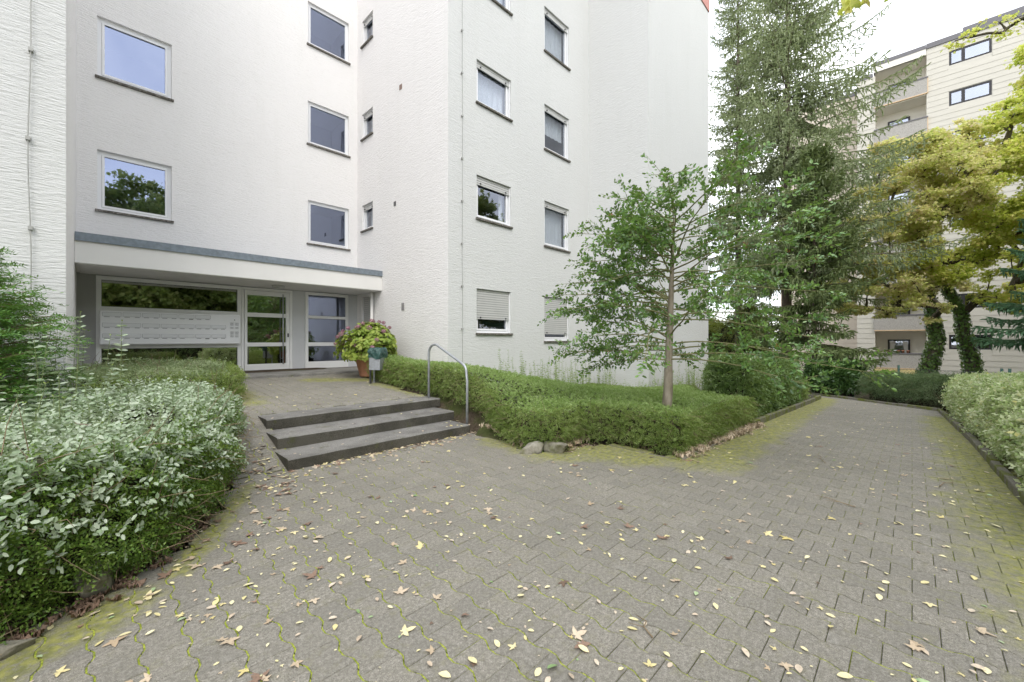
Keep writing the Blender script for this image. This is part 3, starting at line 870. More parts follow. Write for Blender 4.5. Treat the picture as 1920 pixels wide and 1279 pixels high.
rec = MB()   # recess: back wall, cheeks
for k in range(8):
    zf = -.5 + 2.75 * k
    rec.add([(42.3, -.72, zf), (42.3, 1.97, zf), (42.3, 1.97, zf + 2.75), (42.3, -.72, zf + 2.75)], [(0, 3, 2, 1)])
    rec.add([(40.7, -.72, zf), (42.3, -.72, zf), (42.3, -.72, zf + 2.75), (40.7, -.72, zf + 2.75)], [(0, 1, 2, 3)])
    rec.add([(40.7, 1.97, zf), (42.3, 1.97, zf), (42.3, 1.97, zf + 2.75), (40.7, 1.97, zf + 2.75)], [(3, 2, 1, 0)])
rec.build('recess_wall', M['cream'], blk)
PR = PX(42.28)
for k in range(8):
    dz = 2.75 * k
    pm = MB(); pm.box(40.58, 40.695, -.76, 2.0, -.60 + dz, .42 + dz); bal = pm.build('balcony', M['pebble'], blk)
    cc = MB(); cc.box(40.54, 40.74, -.80, 2.03, .42 + dz, .50 + dz); cc.build('parapet_cap', M['roofedge'], bal)
    tt = MB(); tt.box(40.56, 40.70, -.77, 2.01, -.66 + dz, -.603 + dz); tt.box(40.59, 40.69, -.80, -.762, -.60 + dz, .42 + dz); tt.build('trim', plain('apricot_trim', (.66, .48, .30), .7), bal)
    fl = MB(); fl.box(40.70, 42.29, -.715, 1.965, -.72 + dz, -.55 + dz); fl.build('balcony_floor', M['cream'], bal)
    wd = frame_mb(PR, .10, 1.32, -.45 + dz, 1.46 + dz, .11, .0, .06).build('balcony_door', M['darkframe'], blk)
    g = MB(); pbox(g, PR, .21, 1.21, -.34 + dz, 1.35 + dz, .01, .02); g.build('pane', M['glass_far'], wd)
    if k == 0:
        for a, b in ((.22, .52), (.88, 1.20)):
            cm = MB()
            for i in range(12):
                f0, f1 = i / 12, (i + 1) / 12
                cu = lambda f: (a + (b - a) * (1 - .75 * f ** 1.5), 0) if a < .5 else (a + (b - a) * .75 * f ** 1.5, 0)
                lo0, hi0 = (a, a + (b - a) * (1 - .7 * (1 - f0))) if False else ((a, b - (b - a) * .6 * f0) if a < .5 else (a + (b - a) * .6 * f0, b))
                lo1, hi1 = (a, b - (b - a) * .6 * f1) if a < .5 else (a + (b - a) * .6 * f1, b)
                pquad(cm, PR, [(lo0, 1.33 - 1.2 * f0, .024), (hi0, 1.33 - 1.2 * f0, .024), (hi1, 1.33 - 1.2 * f1, .024), (lo1, 1.33 - 1.2 * f1, .024)])
            cm.build('curtain', plain('white_net_curtain', (.75, .75, .75), .9), wd)
top = MB(); top.box(40.70, 42.29, -.715, 1.965, 21.28, 21.6); top.build('recess_ceiling', M['cream'], blk)
aw = MB(); aw.box(40.45, 40.69, -.60, 2.0, -1.25, -.70); aw.build('awning', plain('pale_yellow_awning', (.72, .60, .28), .8), blk)
for ch in blk.children: ch.matrix_parent_inverse = mathutils.Matrix.Translation((-40.7, -1, 2))

potc = [('terracotta', 'orange terracotta'), ('pale', 'pale pink'), ('white', 'white')]
pm_ = {'terracotta': M['terracotta'], 'pale': plain('pale_pot', (.55, .42, .38), .7), 'white': plain('white_pot', (.75, .75, .78), .5)}
for i, (y, kx) in enumerate([(1.27, 'terracotta'), (1.10, 'pale'), (.90, 'white'), (.70, 'terracotta'), (.46, 'terracotta'), (.22, 'terracotta')]):
    m = MB(); m.lathe([(0, 0), (.055, 0), (.075, .13), (.09, .13), (.09, .18), (.07, .18), (.065, .1), (0, .1)], (0, 0, 0), 14)
    o = m.build('flower_pot', pm_[kx], loc=(40.64, y, .503))
    lab = ['leftmost orange flower pot in the row on the lowest balcony parapet', 'pale pink flower pot second from left on the lowest balcony parapet',
           'white flower pot on the lowest balcony parapet', 'orange flower pot just right of the white one on the balcony parapet',
           'orange flower pot second from right on the lowest balcony parapet', 'rightmost orange flower pot on the lowest balcony parapet'][i]
    tag(o, lab, 'flower pot', 'small flower pots on the far balcony')

# ------------------------------------------------------------------ chain link fence
fe = thing('chain_link_fence', 'green chain link fence with steel posts behind the far hedge', 'fence', (18.8, 0, -.55))
fm = plain('green_fence_paint', (.03, .09, .07), .5)
INVF = mathutils.Matrix.Translation((-18.8, 0, .55))
for y in (4.6, 2.35, .32, -1.9, -2.05, -2.35, -4.6, -6.8):
    p = MB(); p.tube([(18.8, y, -1.0), (18.8, y, .60)], .032, 8); o = p.build('post', fm, fe); o.matrix_parent_inverse = INVF
for y in (1.9, -2.9):
    p = MB(); p.tube([(18.8, y - .45, -.62), (18.8, y, .0)], .022, 6); o = p.build('brace', fm, fe); o.matrix_parent_inverse = INVF
p = MB()
H0, H1 = -.6, .48
yy = -6.8
while yy < 4.6:
    for s in (1, -1):
        a = (18.77, yy, H0 if s > 0 else H1); e = min(4.6, yy + (H1 - H0)); zz_ = H0 + (e - yy) if s > 0 else H1 - (e - yy)
        p.tube([a, (18.77 + .003 * s, e, zz_)], .0032, 3, cap=False)
    yy += .085
for z in (H0, 0, H1): p.tube([(18.77, -6.8, z), (18.77, 4.6, z)], .004, 4)
o = p.build('wire_mesh', plain('green_wire', (.10, .13, .11), .5, .3), fe); o['kind'] = 'stuff'; o.matrix_parent_inverse = INVF

# ------------------------------------------------------------------ vegetation: hedges
def pip(x, y, poly):
    c = np.zeros(len(x), bool); n = len(poly); j = n - 1
    for i in range(n):
        xi, yi = poly[i]; xj, yj = poly[j]
        with np.errstate(divide='ignore', invalid='ignore'):
            c ^= ((yi > y) != (yj > y)) & (x < (xj - xi) * (y - yi) / (yj - yi + 1e-12) + xi)
        j = i
    return c
def edge_dist(x, y, poly, skip):
    d = np.full(len(x), 9.)
    for i in range(len(poly)):
        if i in skip: continue
        ax, ay = poly[i]; bx, by = poly[(i + 1) % len(poly)]
        dx, dy = bx - ax, by - ay; t = np.clip(((x - ax) * dx + (y - ay) * dy) / (dx * dx + dy * dy), 0, 1)
        d = np.minimum(d, np.hypot(x - ax - t * dx, y - ay - t * dy))
    return d
def lump(x, y, s=1.):
    return (np.sin(x * 2.1 * s + 1.3) * np.sin(y * 2.6 * s + .4) + .6 * np.sin(x * 5.3 * s + y * 3.7 * s) + .4 * np.sin(x * 9.1 * s - y * 8.3 * s + 2))
def hedge_samples(poly, g, h, n_top, n_side, skip=(), rnd_r=.16, bump=.03, side_out=.05, zlow=.0, lim=None):
    xs = [p[0] for p in poly]; ys = [p[1] for p in poly]
    X = np.empty(0); Y = np.empty(0)
    while len(X) < n_top:
        x = uni(min(xs), max(xs), n_top); y = uni(min(ys), max(ys), n_top); k = pip(x, y, poly); X = np.append(X, x[k]); Y = np.append(Y, y[k])
    X, Y = X[:n_top], Y[:n_top]
    d = edge_dist(X, Y, poly, skip); e = np.clip(1 - d / rnd_r, 0, 1)
    gz = np.array([g(a, b) for a, b in zip(X, Y)]); hz = np.array([h(a, b) for a, b in zip(X, Y)])
    Z = gz + hz - rnd_r * (1 - np.sqrt(1 - e ** 2)) + bump * lump(X, Y) - np.abs(rng.normal(0, .018, n_top))
    Pt = np.stack([X, Y, Z], 1); Nt = np.stack([rng.normal(0, .25, n_top), rng.normal(0, .25, n_top), np.ones(n_top)], 1)
    # sides
    area = sum(poly[i][0] * poly[(i + 1) % len(poly)][1] - poly[(i + 1) % len(poly)][0] * poly[i][1] for i in range(len(poly)))
    sgn = 1 if area > 0 else -1
    segs = [(poly[i], poly[(i + 1) % len(poly)]) for i in range(len(poly)) if i not in skip]
    Ls = np.array([math.hypot(b[0] - a[0], b[1] - a[1]) for a, b in segs]); k = rng.choice(len(segs), n_side, p=Ls / Ls.sum())
    A = np.array([s[0] for s in segs])[k]; B = np.array([s[1] for s in segs])[k]; t = rng.uniform(0, 1, n_side)[:, None]
    Q = A + (B - A) * t; T = norm(B - A); Nn = np.stack([T[:, 1], -T[:, 0]], 1) * sgn
    gz = np.array([g(a, b) for a, b in Q]); hz = np.array([h(a, b) for a, b in Q])
    v = rng.uniform(zlow, 1, n_side) ** .9
    bul = np.sin(np.clip(v, 0, 1) * pi) * side_out + bump * lump(Q[:, 0] * 1.3 + v, Q[:, 1] * 1.3 + v * 2)
    top_in = np.clip(v - .8, 0, 1) * rnd_r * 2.2
    dep = np.abs(rng.normal(0, .03, n_side))
    Q = Q + Nn * (bul - top_in - dep)[:, None]
    Ps = np.stack([Q[:, 0], Q[:, 1], gz + hz * v], 1)
    Ns = np.stack([Nn[:, 0], Nn[:, 1], .3 + .5 * v], 1)
    if lim is not None:
        kt = lim(Pt); ks = lim(Ps); Pt, Nt, Ps, Ns = Pt[kt], Nt[kt], Ps[ks], Ns[ks]
    return Pt, Nt, Ps, Ns
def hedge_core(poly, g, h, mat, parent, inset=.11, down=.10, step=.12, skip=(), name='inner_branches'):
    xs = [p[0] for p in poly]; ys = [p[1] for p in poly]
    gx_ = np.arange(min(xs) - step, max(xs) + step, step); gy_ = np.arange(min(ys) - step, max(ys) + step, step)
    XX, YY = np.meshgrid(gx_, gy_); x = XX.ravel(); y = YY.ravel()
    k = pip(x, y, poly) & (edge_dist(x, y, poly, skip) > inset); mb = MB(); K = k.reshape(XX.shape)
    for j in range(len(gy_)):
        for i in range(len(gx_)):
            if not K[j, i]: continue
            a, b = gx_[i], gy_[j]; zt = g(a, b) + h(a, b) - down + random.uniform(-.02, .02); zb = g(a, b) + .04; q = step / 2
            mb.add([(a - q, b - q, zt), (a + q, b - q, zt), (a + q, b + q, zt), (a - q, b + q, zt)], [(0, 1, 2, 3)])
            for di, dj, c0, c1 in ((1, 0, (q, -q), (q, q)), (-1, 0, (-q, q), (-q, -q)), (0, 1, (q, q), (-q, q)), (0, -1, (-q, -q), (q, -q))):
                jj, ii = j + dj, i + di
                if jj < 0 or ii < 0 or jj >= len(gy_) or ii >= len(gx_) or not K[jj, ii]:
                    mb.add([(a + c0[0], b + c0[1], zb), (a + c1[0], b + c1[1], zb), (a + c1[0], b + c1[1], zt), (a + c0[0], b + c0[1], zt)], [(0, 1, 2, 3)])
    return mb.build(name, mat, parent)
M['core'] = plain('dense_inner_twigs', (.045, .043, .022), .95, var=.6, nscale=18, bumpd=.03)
def twigs(P, N, n, ln, rad, parent, mat, name='twigs', wander=.5):
    idx = rng.choice(len(P), n); mb = MB()
    for i in idx:
        p = P[i] - norm(N[i]) * .05; d = norm(N[i] * .5 + rng.normal(size=3) * .8); l = ln * rng.uniform(.5, 1.3); pts = [p]
        for k in range(3):
            d = norm(d + rng.normal(size=3) * wander * .5 + np.array((0, 0, -.1))); pts.append(pts[-1] + d * l / 3)
        mb.tube(pts, [rad, rad * .9, rad * .7, rad * .4], 3, cap=False)
    return mb.build(name, mat, parent)
def cat(*a): return [np.concatenate(x) for x in zip(*a)]
def sprig_leaves(name, P, N, m, ln, leafL, ratio, shape, mat, parent, up=.2, rand=.8, droop=.3, out=.6):
    D = norm(N) * out + rnd(len(P)) * rand; D[:, 2] += up
    a = sprigs(P, D, N + rnd(len(P)) * .3, ln * rng.uniform(.6, 1.3, len(P)), m, leafL, ratio, droop)
    return leaf_mesh(name, *a, shape, mat, parent)

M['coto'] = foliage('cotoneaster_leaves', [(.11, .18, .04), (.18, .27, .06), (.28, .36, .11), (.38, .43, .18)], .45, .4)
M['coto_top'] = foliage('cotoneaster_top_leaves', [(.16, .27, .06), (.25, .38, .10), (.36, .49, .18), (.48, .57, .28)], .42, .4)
M['coto_grey'] = foliage('grey_green_hedge_leaves', [(.15, .21, .09), (.23, .31, .14), (.34, .41, .23), (.45, .50, .34)], .42, .35)
M['privet'] = foliage('silvery_privet_leaves', [(.22, .32, .17), (.33, .43, .27), (.44, .52, .38), (.54, .60, .48)], .34, .3, spec=.6)
M['privet_new'] = foliage('fresh_privet_tips', [(.20, .30, .05), (.30, .40, .09)], .4, .4)
M['boxy'] = foliage('small_dark_leaves', [(.045, .11, .018), (.09, .18, .03), (.17, .28, .05), (.27, .36, .09)], .35, .35)
M['shrubd'] = foliage('dense_shrub_leaves', [(.06, .12, .03), (.11, .19, .05), (.18, .27, .09), (.30, .38, .18)], .4, .35)
M['laurel'] = foliage('laurel_leaves', [(.03, .075, .02), (.055, .12, .03), (.09, .17, .05)], .25, .15, spec=.6)
M['light'] = foliage('variegated_hedge_leaves', [(.20, .32, .08), (.34, .46, .17), (.50, .58, .30), (.64, .68, .45), (.62, .56, .13)], .4, .35, clump=4)
M['yewh'] = foliage('yew_hedge_needles', [(.06, .11, .04), (.11, .17, .07), (.19, .25, .13)], .5, .2)

def hedge(name, label, cat_, poly, h, mt, ms, n_top, n_side, m=7, ln=.10, leafL=.022, ratio=.55, shape='diamond', g=bed_z, skip=(), ntw=120, twl=.18, rr=.16, bump=.03, out=.05, group=None, lim=None, zlow=0., inset=.11):
    cx = sum(p[0] for p in poly) / len(poly); cy = sum(p[1] for p in poly) / len(poly)
    t = thing(name, label, cat_, (cx, cy, g(cx, cy)), group)
    Pt, Nt, Ps, Ns = hedge_samples(poly, g, h, n_top, n_side, skip, rr, bump, out, zlow, lim)
    objs = [hedge_core(poly, g, h, M['core'], t, skip=skip, inset=inset)]
    if n_top: objs.append(sprig_leaves('top_foliage', Pt, Nt, m, ln, leafL, ratio, shape, mt, t))
    objs.append(sprig_leaves('side_foliage', Ps, Ns, m, ln, leafL, ratio, shape, ms, t))
    if ntw: objs.append(twigs(Ps, Ns, ntw, twl, .0032, t, M['wood']))
    fix(t, objs)
    return t, Pt, Nt, Ps, Ns
def fix(t, objs):
    inv = mathutils.Matrix.Translation(-mathutils.Vector(t.location))
    for o in objs:
        if o is not None: o.matrix_parent_inverse = inv

# front-left bed: privet over small-leaved shrub
P1 = [(-3.2, 2.1), (-.95, 2.72), (-.38, 3.1), (.18, 3.42), (.62, 4.1), (.95, 5.0), (1.12, 5.9), (1.0, 6.8), (-3.2, 6.8)]
h1 = lambda x, y: .80 - (ramp_z(y) if y > 4.95 else 0) + .03 * sin(x * 3 + y)
lim1 = lambda P: P[:, 0] > -2.4
t1, Pt, Nt, Ps, Ns = hedge('hedge', 'large silvery privet hedge overhanging the paving at the left edge', 'hedge', P1, h1, M['boxy'], M['boxy'], 2600, 12500, m=8, ln=.11, leafL=.022, ratio=.48,
    skip=(7, 8), ntw=620, twl=.36, rr=.22, bump=.045, out=.09, lim=lim1, g=bed_z, inset=.16)
n = 5600
Pq, Nq, Psq, Nsq = hedge_samples(P1, bed_z, h1, n, 3300, (7, 8), .22, .045, .10, .18, lim1)
_k = rng.random(len(Psq)) < np.clip((Psq[:, 2] - .26) / .5, .03, 1); Psq, Nsq = Psq[_k], Nsq[_k]
Pq[:, 2] += rng.uniform(-.04, .07, len(Pq))
D = rnd(len(Pq)) * .22; D[:, 2] += 1
a = sprigs(Pq - np.array((0, 0, .04)), D, rnd(len(Pq)), uni(.08, .17, len(Pq)), 8, .037, .52, .0, 1.6)
D2 = Nsq * .9 + rnd(len(Psq)) * .45
b = sprigs(Psq, D2, Nsq + rnd(len(Psq)) * .3, uni(.07, .14, len(Psq)), 6, .038, .54, .2, 1.1)
a = cat(a, b)
a[2][:, 2] = np.abs(a[2][:, 2]) + .9   # blades lie mostly level
o1 = leaf_mesh('privet_leaves', *a, 'oval', M['privet'], t1)
# tall upright shoots
sh = MB(); LP, LD, LU, LL = [], [], [], []; tips = []
for i in range(104):
    if i < 56: x, y = random.uniform(-1.2, .25), random.uniform(4.6, 6.6); l = random.uniform(.2, .5) + (.5 if random.random() < .4 and y > 5.2 else 0)
    else: x, y = random.uniform(-.8, .95), random.uniform(3.6, 6.6); l = random.uniform(.08, .24)
    if not in_poly(x, y, P1): continue
    z = bed_z(x, y) + h1(x, y) - .12; p = np.array((x, y, z)); d = np.array((random.gauss(0, .10), random.gauss(0, .10), 1.)); d /= np.linalg.norm(d)
    e = p + d * (l + .1); mid = (p + e) / 2 + np.array((random.gauss(0, .012), random.gauss(0, .012), 0))
    sh.tube([p, mid, e], [.0034, .0028, .0014], 4, cap=False)
    nl = int((l + .1) / .045); az = random.uniform(0, pi)
    for k in range(nl):
        f = (k + 1) / nl; q = p * (1 - f) + e * f; az += pi / 2 + random.gauss(0, .2)
        for s_ in (0, pi):
            dd = np.array((cos(az + s_), sin(az + s_), random.uniform(-.15, .45))); s = .048 * (1.1 - .55 * f ** 3) * random.uniform(.75, 1.2)
            if k == nl - 1: tips.append((q, dd + np.array((0, 0, .6)), s * .8))
            else: LP.append(q); LD.append(dd); LU.append((random.gauss(0, .6), random.gauss(0, .6), .8)); LL.append(s * 1.35)
LL = np.array(LL)
o2 = sh.build('shoots', plain('green_shoot_bark', (.20, .25, .10), .7), t1); o2['kind'] = 'stuff'
o3 = leaf_mesh('shoot_leaves', np.array(LP), np.array(LD), np.array(LU), LL, LL * .52, 'oval', M['privet'], t1)
tp = np.array([t[0] for t in tips]); td = np.array([t[1] for t in tips]); ts = np.array([t[2] for t in tips])
o4 = leaf_mesh('young_leaves', tp, td, rnd(len(tp)), ts, ts * .45, 'oval', M['privet_new'], t1)
fix(t1, [o1, o2, o3, o4])

# small hedge before the glazing
P2 = [(-.15, 7.15), (1.05, 7.2), (1.62, 7.6), (1.72, 8.6), (1.62, 9.7), (.4, 10.0), (-.15, 9.6)]
t2, Pt, Nt, Ps, Ns = hedge('hedge', 'low rounded grey-green hedge beneath the letterbox panel', 'hedge', P2, lambda x, y: .47, M['coto_grey'], M['coto'], 4200, 4200, m=7, ln=.12, leafL=.026, ratio=.5, skip=(5, 6), ntw=120, rr=.2, bump=.035)
mb = MB()
for i in range(46):
    j = random.randrange(len(Pt)); p = Pt[j]; d = norm(np.array((random.gauss(0, .5), random.gauss(0, .3), 1.))); l = random.uniform(.12, .36)
    mb.tube([p - d * .05, p + d * l * .6, p + d * l + np.array((random.gauss(0, .03), 0, -.02))], [.003, .0025, .0015], 3, cap=False)
o = mb.build('bare_twigs', M['wood'], t2); o['kind'] = 'stuff'; fix(t2, [o])

# main low hedge round the holly
P3 = [(4.48, 8.9), (4.42, 6.3), (4.40, 4.85), (4.14, 4.3), (4.02, 3.75), (4.25, 3.34), (4.85, 3.40), (5.14, 2.95), (5.10, 2.08), (8.9, 2.2), (8.95, 3.2), (11.3, 4.2), (11.3, 7.5), (5.75, 7.5), (5.66, 8.9)]
h3 = lambda x, y: .50 - .24 * sstep(7, 10, x) * sstep(3.5, 6, y) + .03 * sin(x * 2.3) * sin(y * 1.9)
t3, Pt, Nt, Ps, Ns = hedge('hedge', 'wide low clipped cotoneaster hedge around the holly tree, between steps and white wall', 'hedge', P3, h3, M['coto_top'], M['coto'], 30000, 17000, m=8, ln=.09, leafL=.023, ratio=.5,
    skip=(12, 13, 14), ntw=1500, twl=.22, rr=.09, bump=.018, out=.04)
# ground weeds along the white wall
def weeds(name, label, pts, hts, mat, sz=.05):
    mb = MB(); P_, D_, L_ = [], [], []
    for (x, y), hh in zip(pts, hts):
        z = bed_z(x, y) + .1; p = np.array((x, y, z)); e = p + np.array((random.gauss(0, .06), random.gauss(0, .06), hh)); mb.tube([p, (p + e) / 2 + np.array((.02, 0, 0)), e], [.004, .003, .0015], 3, cap=False)
        n = int(hh / .06)
        for k in range(n):
            f = .25 + .75 * (k + 1) / n
            for s_ in range(2):
                az = random.uniform(0, 2 * pi); P_.append(p + (e - p) * f); D_.append((cos(az), sin(az), random.uniform(-.1, .5))); L_.append(sz * random.uniform(.6, 1.3) * (1.25 - .6 * f))
    L_ = np.array(L_); o = leaf_mesh(name, np.array(P_), np.array(D_), rnd(len(P_)) * .3 + np.array((0, 0, 1)), L_, L_ * .5, 'diamond', mat)
    tag(o, kind='stuff'); s = mb.build('weed_stems', plain('pale_weed_stems', (.30, .36, .14), .8), o); tag(s, kind='stuff'); return o
M['weed'] = foliage('pale_weed_leaves', [(.16, .27, .06), (.24, .36, .10), (.34, .45, .17)], .5, .45)
pts = [(random.uniform(6.6, 15.8), random.uniform(4.7, 7.35)) for _ in range(560)]
pts = [p for p in pts if (p[0] < 11.2 and p[1] > 6.2) or (p[0] > 11.4 and p[1] < 5.4)]
weeds('wall_weeds', '', pts, [random.uniform(.5, 1.05) for _ in pts], M['weed'], .065)
pts = [(random.uniform(7, 13), random.uniform(3.6, 5.4)) for _ in range(300)]
weeds('bed_weeds', '', pts, [random.uniform(.28, .5) for _ in pts], M['weed'], .06)

# clipped shrub by the driveway, its low neighbour, far shrubs, right hedge
P4 = [(8.95, 2.32), (11.8, 2.35), (14.4, 2.4), (14.6, 4.4), (12, 3.95), (9.1, 3.0)]
hedge('shrub', 'tall dark green clipped shrub left of the driveway beside the white wall corner', 'shrub', P4, lambda x, y: 1.14, M['shrubd'], M['shrubd'], 4600, 9000, m=8, ln=.15, leafL=.046, ratio=.6,
      rr=.14, bump=.028, out=.05, ntw=60, g=lambda x, y: base_z(x) + .03)
P5 = [(14.75, 2.4), (15.9, 2.45), (16.0, 3.3), (14.8, 3.4)]
hedge('shrub', 'small pale low shrub at the far end of the left kerb', 'shrub', P5, lambda x, y: .62, M['coto_top'], M['coto'], 900, 1500, m=7, ln=.14, leafL=.035, rr=.25, bump=.05, ntw=40, g=lambda x, y: base_z(x))
P6 = [(17.72, 1.75), (18.55, 2.75), (19.3, 2.3), (18.5, 1.25)]
hedge('shrub', 'dark glossy laurel bush at the bend of the path beside the fence', 'shrub', P6, lambda x, y: 1.10, M['laurel'], M['laurel'], 900, 2400, m=7, ln=.22, leafL=.10, ratio=.42, shape='oval', rr=.3, bump=.08, out=.12, ntw=30, zlow=.22, g=lambda x, y: base_z(x))
P7 = [(17.30, 1.12), (15.78, -.5), (16.5, -1.25), (18.05, .4)]
hedge('hedge', 'feathery clipped conifer hedge along the far kerb below the ivy trees', 'hedge', P7, lambda x, y: .80, M['yewh'], M['yewh'], 2600, 5200, m=9, ln=.20, leafL=.045, ratio=.22, rr=.18, bump=.04, out=.08, ntw=150, twl=.35, zlow=.25, g=lambda x, y: base_z(x))
PR_ = [(4.2, -1.02), (5.5, -.95), (9.9, -.90), (15.1, -.78), (15.3, -2.2), (4.2, -2.5)]
tr_, Pt, Nt, Ps, Ns = hedge('hedge', 'long pale yellow-green hedge along the right side of the driveway', 'hedge', PR_, lambda x, y: .93 + .05 * sin(x * 1.7), M['light'], M['light'], 9000, 10500, m=8, ln=.15, leafL=.048, ratio=.55, shape='diamond',
      rr=.2, bump=.05, out=.10, ntw=160, twl=.3, g=lambda x, y: base_z(x), zlow=.05)
P8 = [(19.1, 3.6), (20.4, 3.6), (20.4, 10), (19.1, 10)]
hedge('hedge', 'dark hedge behind the white wall corner and the path bend', 'hedge', P8, lambda x, y: 1.3, M['shrubd'], M['shrubd'], 1500, 3600, m=8, ln=.2, leafL=.06, rr=.3, bump=.08, ntw=0, g=lambda x, y: base_z(x), inset=.2)
P9 = [(25, 6), (26, 15), (31, 17), (31, 7)]
hedge('shrub', 'yellow-green thicket far behind between the spruce trunks', 'shrub', P9, lambda x, y: 3.6 + .7 * sin(y * 1.3), foliage('autumn_thicket', [(.10, .15, .03), (.2, .24, .05), (.32, .32, .08)], .5, .4), foliage('autumn_thicket_side', [(.05, .09, .02), (.14, .18, .04), (.28, .29, .07)], .5, .4), 2500, 6000, m=8, ln=.35, leafL=.11, rr=.8, bump=.3, ntw=0, g=lambda x, y: base_z(x), inset=.3)

# ------------------------------------------------------------------ yew beside the left wing
def yew(center, r, hgt):
    t = thing('yew_bush', 'tall dark green yew with feathery sprays against the left white wall', 'bush', center)
    P_, D_, N_ = [], [], []; mb = MB()
    c = np.array(center)
    for i in range(520):
        az = random.uniform(0, 2 * pi); f = random.random() ** .8; z = .1 + f * (hgt - .15)
        R = r * (1 - (max(0, f - .45) / .55) ** 2.2 * .75) * random.uniform(.72, 1.08)
        st0 = c + np.array((cos(az) * R * .25, sin(az) * R * .25, z - .12)); en = c + np.array((cos(az) * R, sin(az) * R, z + random.uniform(-.12, .12)))
        mb.tube([st0, (st0 + en) / 2 + np.array((0, 0, .02)), en], [.008, .005, .002], 4, cap=False)
        dv = norm(en - st0); L = np.linalg.norm(en - st0)
        for k in range(18):
            q = st0 + dv * L * (.30 + .70 * k / 17); s = 1 if k % 2 else -1
            lat = norm(np.cross(dv, (0, 0, 1.))) * s
            P_.append(q); D_.append(dv * .8 + lat * .75 + np.array((0, 0, random.uniform(-.25, .25)))); N_.append((0, 0, 1))
    P_ = np.array(P_); D_ = np.array(D_); N_ = np.array(N_, float) + rnd(len(P_)) * .2
    N_ = N_ + rnd(len(P_)) * .4
    a = sprigs(P_, D_, N_, uni(.09, .19, len(P_)), 12, .044, .22, .35, .8)
    mat = foliage('yew_needles', [(.05, .14, .025), (.085, .21, .04), (.15, .31, .065), (.23, .40, .12)], .4, .25, clump=3)
    o = leaf_mesh('needles', *a, 'needle', mat, t); o2 = mb.build('branches', M['wood'], t)
    fix(t, [o, o2]); return t
yew((-1.02, 6.05, .2), .92, 2.15)

# ------------------------------------------------------------------ holly
def holly():
    base = np.array((6.0, 2.64, -.06))
    t = thing('holly_tree', 'young holly tree with glossy dark leaves and a few red berries in the low hedge', 'tree', tuple(base))
    tk = MB(); tp = [base + np.array(p) for p in ((0, 0, 0), (.01, 0, .35), (.045, -.02, .75), (.06, -.02, 1.2), (.10, -.03, 1.9), (.10, -.05, 2.4), (.14, -.05, 2.95), (.18, -.08, 3.5))]
    tk.tube(tp, [.088, .076, .068, .056, .046, .034, .02, .006], 12)
    tz = [p[2] for p in tp]
    def tpos(z): return np.array([np.interp(z, tz, [p[i] for p in tp]) for i in range(3)])
    br = MB(); P_, D_, N_, L_ = [], [], [], []; berries = []
    z = 1.12
    while z < 3.38:
        for q in range(3 if z > 1.15 else 2):
            az = random.uniform(0, 2 * pi)
            Lm = np.interp(z, [.85, 1.3, 2.0, 2.7, 3.2, 3.9], [1.6, 1.98, 1.95, 1.7, 1.2, .5]) * random.uniform(.62, 1.13)
            # a little longer toward the driveway side of the tree
            Lm *= 1.06 + .24 * (cos(az) * .6978 - sin(az) * .7163)
            d = np.array((cos(az), sin(az), random.uniform(.0, .85) if z > 1.3 else random.uniform(.12, .35))); d /= np.linalg.norm(d)
            p = tpos(z + random.uniform(-.05, .05)); pts = [p]; n = 7
            for k in range(n):
                d = norm(d + np.array((random.gauss(0, .11), random.gauss(0, .11), -.075 if k < 5 else .02))); pts.append(pts[-1] + d * Lm / n)
            br.tube(pts, list(np.linspace(.013, .003, n + 1)), 5, cap=False)
            for k in range(2, n + 1):
                for r_ in range(3 if k > 3 else 1):
                    s = random.choice((-1, 1)); q0 = pts[k - 1] + (pts[k] - pts[k - 1]) * random.random(); dv = norm(pts[k] - pts[k - 1])
                    lat = norm(np.cross(dv, (0, 0, 1.))) * s; dd = dv * random.uniform(.3, .9) + lat * random.uniform(.3, 1) + np.array((0, 0, random.uniform(-.55, .9)))
                    l = random.uniform(.16, .44); dd = norm(dd)
                    e = q0 + dd * l + np.array((0, 0, -.04 * l)); br.tube([q0, (q0 + e) / 2 + np.array((0, 0, .012)), e], [.0036, .0028, .0018], 3, cap=False)
                    P_.append(q0 + dd * .03); D_.append(dd); N_.append(tuple(random.gauss(0, 1) for _ in range(3))); L_.append(l)
                    if random.random() < .018: berries.append(e)
            dd = norm(pts[-1] - pts[-2]); P_.append(pts[-1] - dd * .1); D_.append(dd); N_.append((0, 0, 1)); L_.append(.28)
        z += .088
    P_, D_, N_, L_ = map(np.array, (P_, D_, N_, L_))
    a = sprigs(P_, D_, N_, L_, 18, .056, .60, .1, 1.0); a[2][:] += rnd(len(a[2])) * .5; a[0][:] += rnd(len(a[0])) * .012
    keep = rng.random(len(a[0])) < .93
    a = [x[keep] for x in a]
    mat = foliage('holly_leaves', [(.05, .115, .04), (.09, .185, .055), (.15, .29, .07), (.27, .44, .10)], .27, .3, spec=.7, clump=1.6)
    o = leaf_mesh('leaves', *a, 'oval', mat, t)
    bm2 = bark('holly_bark', (.17, .145, .10), (.34, .30, .24), 12); 
    o2 = tk.build('trunk', bm2, t); o3 = br.build('branches', bark('holly_twig_bark', (.14, .15, .06), (.26, .25, .13), 20), t)
    bb = MB()
    for e in berries:
        for k in range(random.randint(4, 11)):
            c = e + np.array([random.gauss(0, .016) for _ in range(3)]); bb.lathe([(0, -.005), (.0045, -.002), (.0045, .002), (0, .005)], tuple(c), 5)
    o4 = bb.build('berries', plain('red_berries', (.42, .05, .03), .35), t); o4['kind'] = 'stuff'
    fix(t, [o, o2, o3, o4]); return t
holly()

